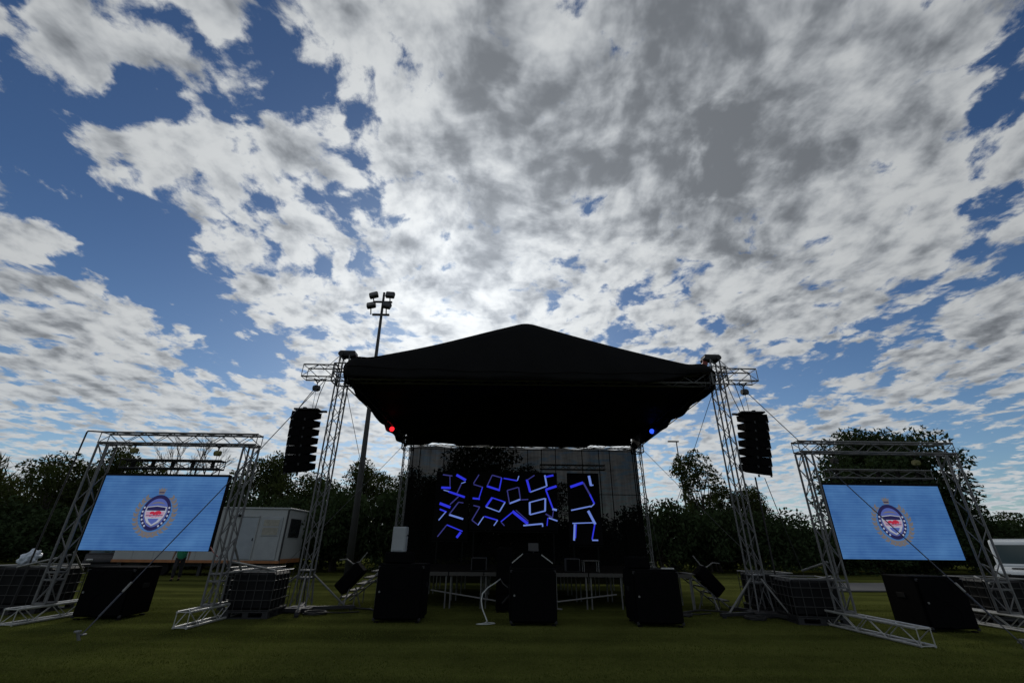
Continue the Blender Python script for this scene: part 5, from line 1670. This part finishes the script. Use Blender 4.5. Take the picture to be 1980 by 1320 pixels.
def vehicle(name, label, cat, x, y, rz, paint, tall):
    """nose towards local -Y"""
    t = thing(name, label, cat, (x, y, 0), None)
    T = Matrix.Translation((x, y, 0)) @ Matrix.Rotation(rz, 4, 'Z')
    if tall:
        hw, L = 0.92, 4.7
        low = [(0.0, .50), (0.0, .86), (.10, .98), (1.35, 1.10), (4.65, 1.10), (4.7, .55), (4.4, .42), (.2, .42)]
        cab = [(1.25, 1.09), (1.72, 1.98), (1.95, 2.06), (4.45, 2.04), (4.62, 1.10)]
        wy, wr = (0.95, 3.75), 0.38
        ws = [(1.33, 1.18), (1.66, 1.86)]
    else:
        hw, L = 0.86, 4.2
        low = [(0.0, .38), (.02, .60), (.18, .74), (1.15, .90), (3.7, .94), (4.15, .86), (4.2, .42), (3.9, .28), (.2, .26)]
        cab = [(1.0, .88), (1.72, 1.36), (2.1, 1.42), (3.0, 1.40), (3.85, .93)]
        wy, wr = (0.85, 3.35), 0.31
        ws = [(1.14, .95), (1.70, 1.30)]
    bevel(xf(prism_x(low, -hw, hw), T).build("body", paint, t), 0.06)
    c = bevel(xf(prism_x([(a, b) for a, b in cab], -hw + .10, hw - .10), T).build("cabin", paint, t), 0.07)
    (y0, z0), (y1, z1) = ws
    d = Vector((0, y1 - y0, z1 - z0))
    nn = Vector((0, -d.z, d.y)).normalized() * 0.03
    w = hw - .17
    gl = MB()
    a = [Vector((-w, y0, z0)), Vector((w, y0, z0)), Vector((w * .93, y1, z1)), Vector((-w * .93, y1, z1))]
    gl.add([p + nn for p in a] + [p - nn for p in a], [(0, 1, 2, 3), (7, 6, 5, 4), (0, 4, 5, 1), (1, 5, 6, 2), (2, 6, 7, 3), (3, 7, 4, 0)])
    xf(gl, T).build("windscreen", M['glass_green'], c)
    for s in (-1, 1):
        sg = MB()
        if tall:
            sg.box((s * (hw - .098), 3.05, 1.52), (0.02, 2.3, 0.56))
        else:
            sg.box((s * (hw - .098), 2.45, 1.14), (0.02, 1.5, 0.30))
        xf(sg, T).build("side_window", M['glass'], c)
        hl = MB().box((s * (hw - .24), 0.02, .82 if tall else .62), (0.30, 0.10, 0.17 if tall else 0.13), bev=0.03)
        xf(hl, T).build("headlight", M['chrome'], t)
        mi = MB().box((s * (hw + .10), y0 + .25, z0 + .12), (0.20, 0.10, 0.17), bev=0.03)
        xf(mi, T).build("mirror", M['rubber'], t)
        for q in wy:
            wm = MB().tube((s * (hw - .20), q, wr), (s * (hw + .01), q, wr), wr, 22)
            wh = xf(wm, T).build("wheel", M['rubber'], t)
            rm = MB().tube((s * (hw + .005), q, wr), (s * (hw + .02), q, wr), wr * .58, 16)
            xf(rm, T).build("rim", M['silver'], wh)
    if tall:
        g = xf(MB().box((0, -.012, .72), (1.25, 0.05, 0.26), bev=0.012), T).build("grille", M['rubber'], t)
        for k in range(4):
            xf(MB().box((0, -.042, .63 + .06 * k), (1.15, 0.012, 0.02)), T).build("slat", M['steel'], g)
        v = xf(MB().box((-.20, .62, 1.045), (0.5, 0.34, 0.035), bev=0.012), T).build("bonnet_vent", M['rubber'], t)
        xf(MB().box((0, -.08, .52), (1.80, 0.16, 0.20), bev=0.04), T).build("bumper", M['rubber'], t)
        xf(MB().box((0, 3.1, 2.075), (1.35, 2.2, 0.05), bev=0.02), T).build("roof_panel", paint, c)
        xf(MB().box((0, -.175, .62), (0.5, 0.012, 0.12)), T).build("number_plate", M['white'], t)
    else:
        xf(MB().box((0, -.012, .46), (1.2, 0.05, 0.12), bev=0.012), T).build("grille", M['rubber'], t)
        xf(MB().box((0, -.02, .33), (1.6, 0.10, 0.14), bev=0.03), T).build("bumper", paint, t)
    return t


vehicle("off_road_car", "white tall off-roader cut by the right edge, behind the outer upright", "off-roader", 18.95, 17.1, R(-47), M['carpaint'], True).scale = (1, 1, 0.97)
vehicle("parked_car", "dark car with a pale windscreen parked beyond the field, glimpsed under the left blue screen", "car", -22.6, 28.4, R(40), M['steel'], False)
vehicle("parked_car", "silver car parked at the far left edge, behind the tank with the bag", "car", -28.6, 25.4, R(80), M['silver'], False)


# ------------------------------------------------------------------ person
def skinned(name, nodes, edges, mat, parent, base, sub=2):
    me = bpy.data.meshes.new(name)
    me.from_pydata([tuple(Vector(n[0])) for n in nodes], edges, [])
    me.materials.append(mat)
    o = bpy.data.objects.new(name, me)
    COL.objects.link(o)
    if parent is not None:
        o.parent = parent
    else:
        o.location = base
    sk = o.modifiers.new("skin", 'SKIN')
    for i, n in enumerate(nodes):
        r = n[1] if isinstance(n[1], tuple) else (n[1], n[1])
        me.skin_vertices[0].data[i].radius = r
    me.skin_vertices[0].data[0].use_root = True
    s = o.modifiers.new("smooth", 'SUBSURF')
    s.levels = s.render_levels = sub
    sk.use_smooth_shade = True
    return o


def make_person(label, x, y, rz):
    N, E = [], []

    def n(p, r, link=None):
        N.append((p, r))
        if link is not None:
            E.append((link, len(N) - 1))
        return len(N) - 1
    pel = n((0, 0, .93), (.15, .11))
    wa = n((0, 0, 1.08), (.14, .10), pel)
    ch = n((0, .01, 1.28), (.165, .115), wa)
    nk = n((0, .01, 1.46), (.062, .062), ch)
    hd0 = n((0, -.01, 1.54), (.068, .075), nk)
    hd = n((0, -.02, 1.62), (.078, .095), hd0)
    n((0, -.01, 1.71), (.06, .075), hd)
    hands = []
    for s in (-1, 1):
        sh = n((s * .17, .01, 1.39), .062, ch)
        el = n((s * .25, .03 - .02 * s, 1.12), .042, sh)
        wr = n((s * .27, -.08 - .04 * s, .90), .030, el)
        pm = n((s * .275, -.10 - .04 * s, .84), (.018, .036), wr)
        hands.append(pm)
        for f, (dy, ln) in enumerate(((-.03, .075), (-.01, .085), (.01, .08), (.028, .062))):
            k1 = n((s * .278, -.115 - .04 * s + dy, .80), .009, pm)
            n((s * .270, -.125 - .04 * s + dy, .80 - ln), .007, k1)
        th = n((s * .262, -.145 - .04 * s, .835), .010, pm)
        n((s * .255, -.165 - .04 * s, .795), .008, th)
        hp = n((s * .09, 0, .86), (.085, .09), pel)
        kn = n((s * .10, -.03 + .10 * s, .49), .058, hp)
        ak = n((s * .10, .06 + .12 * s, .09), .040, kn)
        ft = n((s * .105, -.03 + .12 * s, .035), (.04, .03), ak)
        n((s * .11, -.13 + .12 * s, .025), (.038, .022), ft)
    rot = Matrix.Rotation(rz, 3, 'Z')
    N = [(rot @ Vector(p), r) for p, r in N]
    body = skinned("person", N, E, M['skin'], None, (x, y, 0))
    body['label'] = label
    body['category'] = "person"

    def part(name, pts, ed, mat):
        return skinned(name, [(rot @ Vector(p), r) for p, r in pts], ed, mat, body, None)
    part("shirt", [((0, 0, .74), (.19, .15)), ((0, 0, 1.02), (.20, .15)), ((0, .01, 1.28), (.185, .132)), ((0, .01, 1.43), (.085, .08)),
                   ((-.17, .01, 1.39), .082), ((-.235, .04, 1.18), .066), ((.17, .01, 1.39), .082), ((.235, .02, 1.18), .066)],
         [(0, 1), (1, 2), (2, 3), (2, 4), (4, 5), (2, 6), (6, 7)], M['shirt'])
    part("trousers", [((0, 0, .93), (.16, .12)), ((-.09, 0, .84), (.10, .10)), ((-.10, -.13, .49), .075), ((-.10, -.06, .10), .062),
                      ((.09, 0, .84), (.10, .10)), ((.10, .07, .49), .075), ((.10, .18, .10), .062)],
         [(0, 1), (1, 2), (2, 3), (0, 4), (4, 5), (5, 6)], M['trouser'])
    part("hair", [((0, .03, 1.62), (.082, .085)), ((0, .015, 1.71), (.075, .085)), ((0, .06, 1.57), (.06, .05))], [(0, 1), (0, 2)], M['hair'])
    for s in (-1, 1):
        part("shoe", [((s * .105, .03 + .12 * s, .05), (.048, .045)), ((s * .105, -.05 + .12 * s, .038), (.045, .036)), ((s * .11, -.15 + .12 * s, .03), (.042, .028))],
             [(0, 1), (1, 2)], M['rubber'])
    # face: nose, eyes, mouth, ears
    for nm, p, s, m in (("nose", (0, -.125, 1.615), (.024, .03, .04), 'skin'), ("eye", (-.032, -.108, 1.64), (.022, .012, .012), 'white'), ("eye", (.032, -.108, 1.64), (.022, .012, .012), 'white'),
                        ("mouth", (0, -.108, 1.575), (.045, .012, .012), 'hair'), ("ear", (-.083, 0, 1.62), (.018, .04, .055), 'skin'), ("ear", (.083, 0, 1.62), (.018, .04, .055), 'skin')):
        q = MB().box(rot @ Vector(p), s, mat=rot, bev=min(s) * .4).build(nm, M[m], None)
        q.parent = body
        q.location = (0, 0, 0)
    q = MB().box(rot @ Vector((-.07, -.135, 1.27)), (.05, .012, .05), mat=rot, bev=.004).build("pale_spot", M['white'], None)
    q.parent = body
    q.location = (0, 0, 0)
    return body


make_person("person in green shirt and dark trousers behind the left blue screen, head hidden", -14.75, 22.9, R(25)).scale = (1.12, 1.12, 1.06)
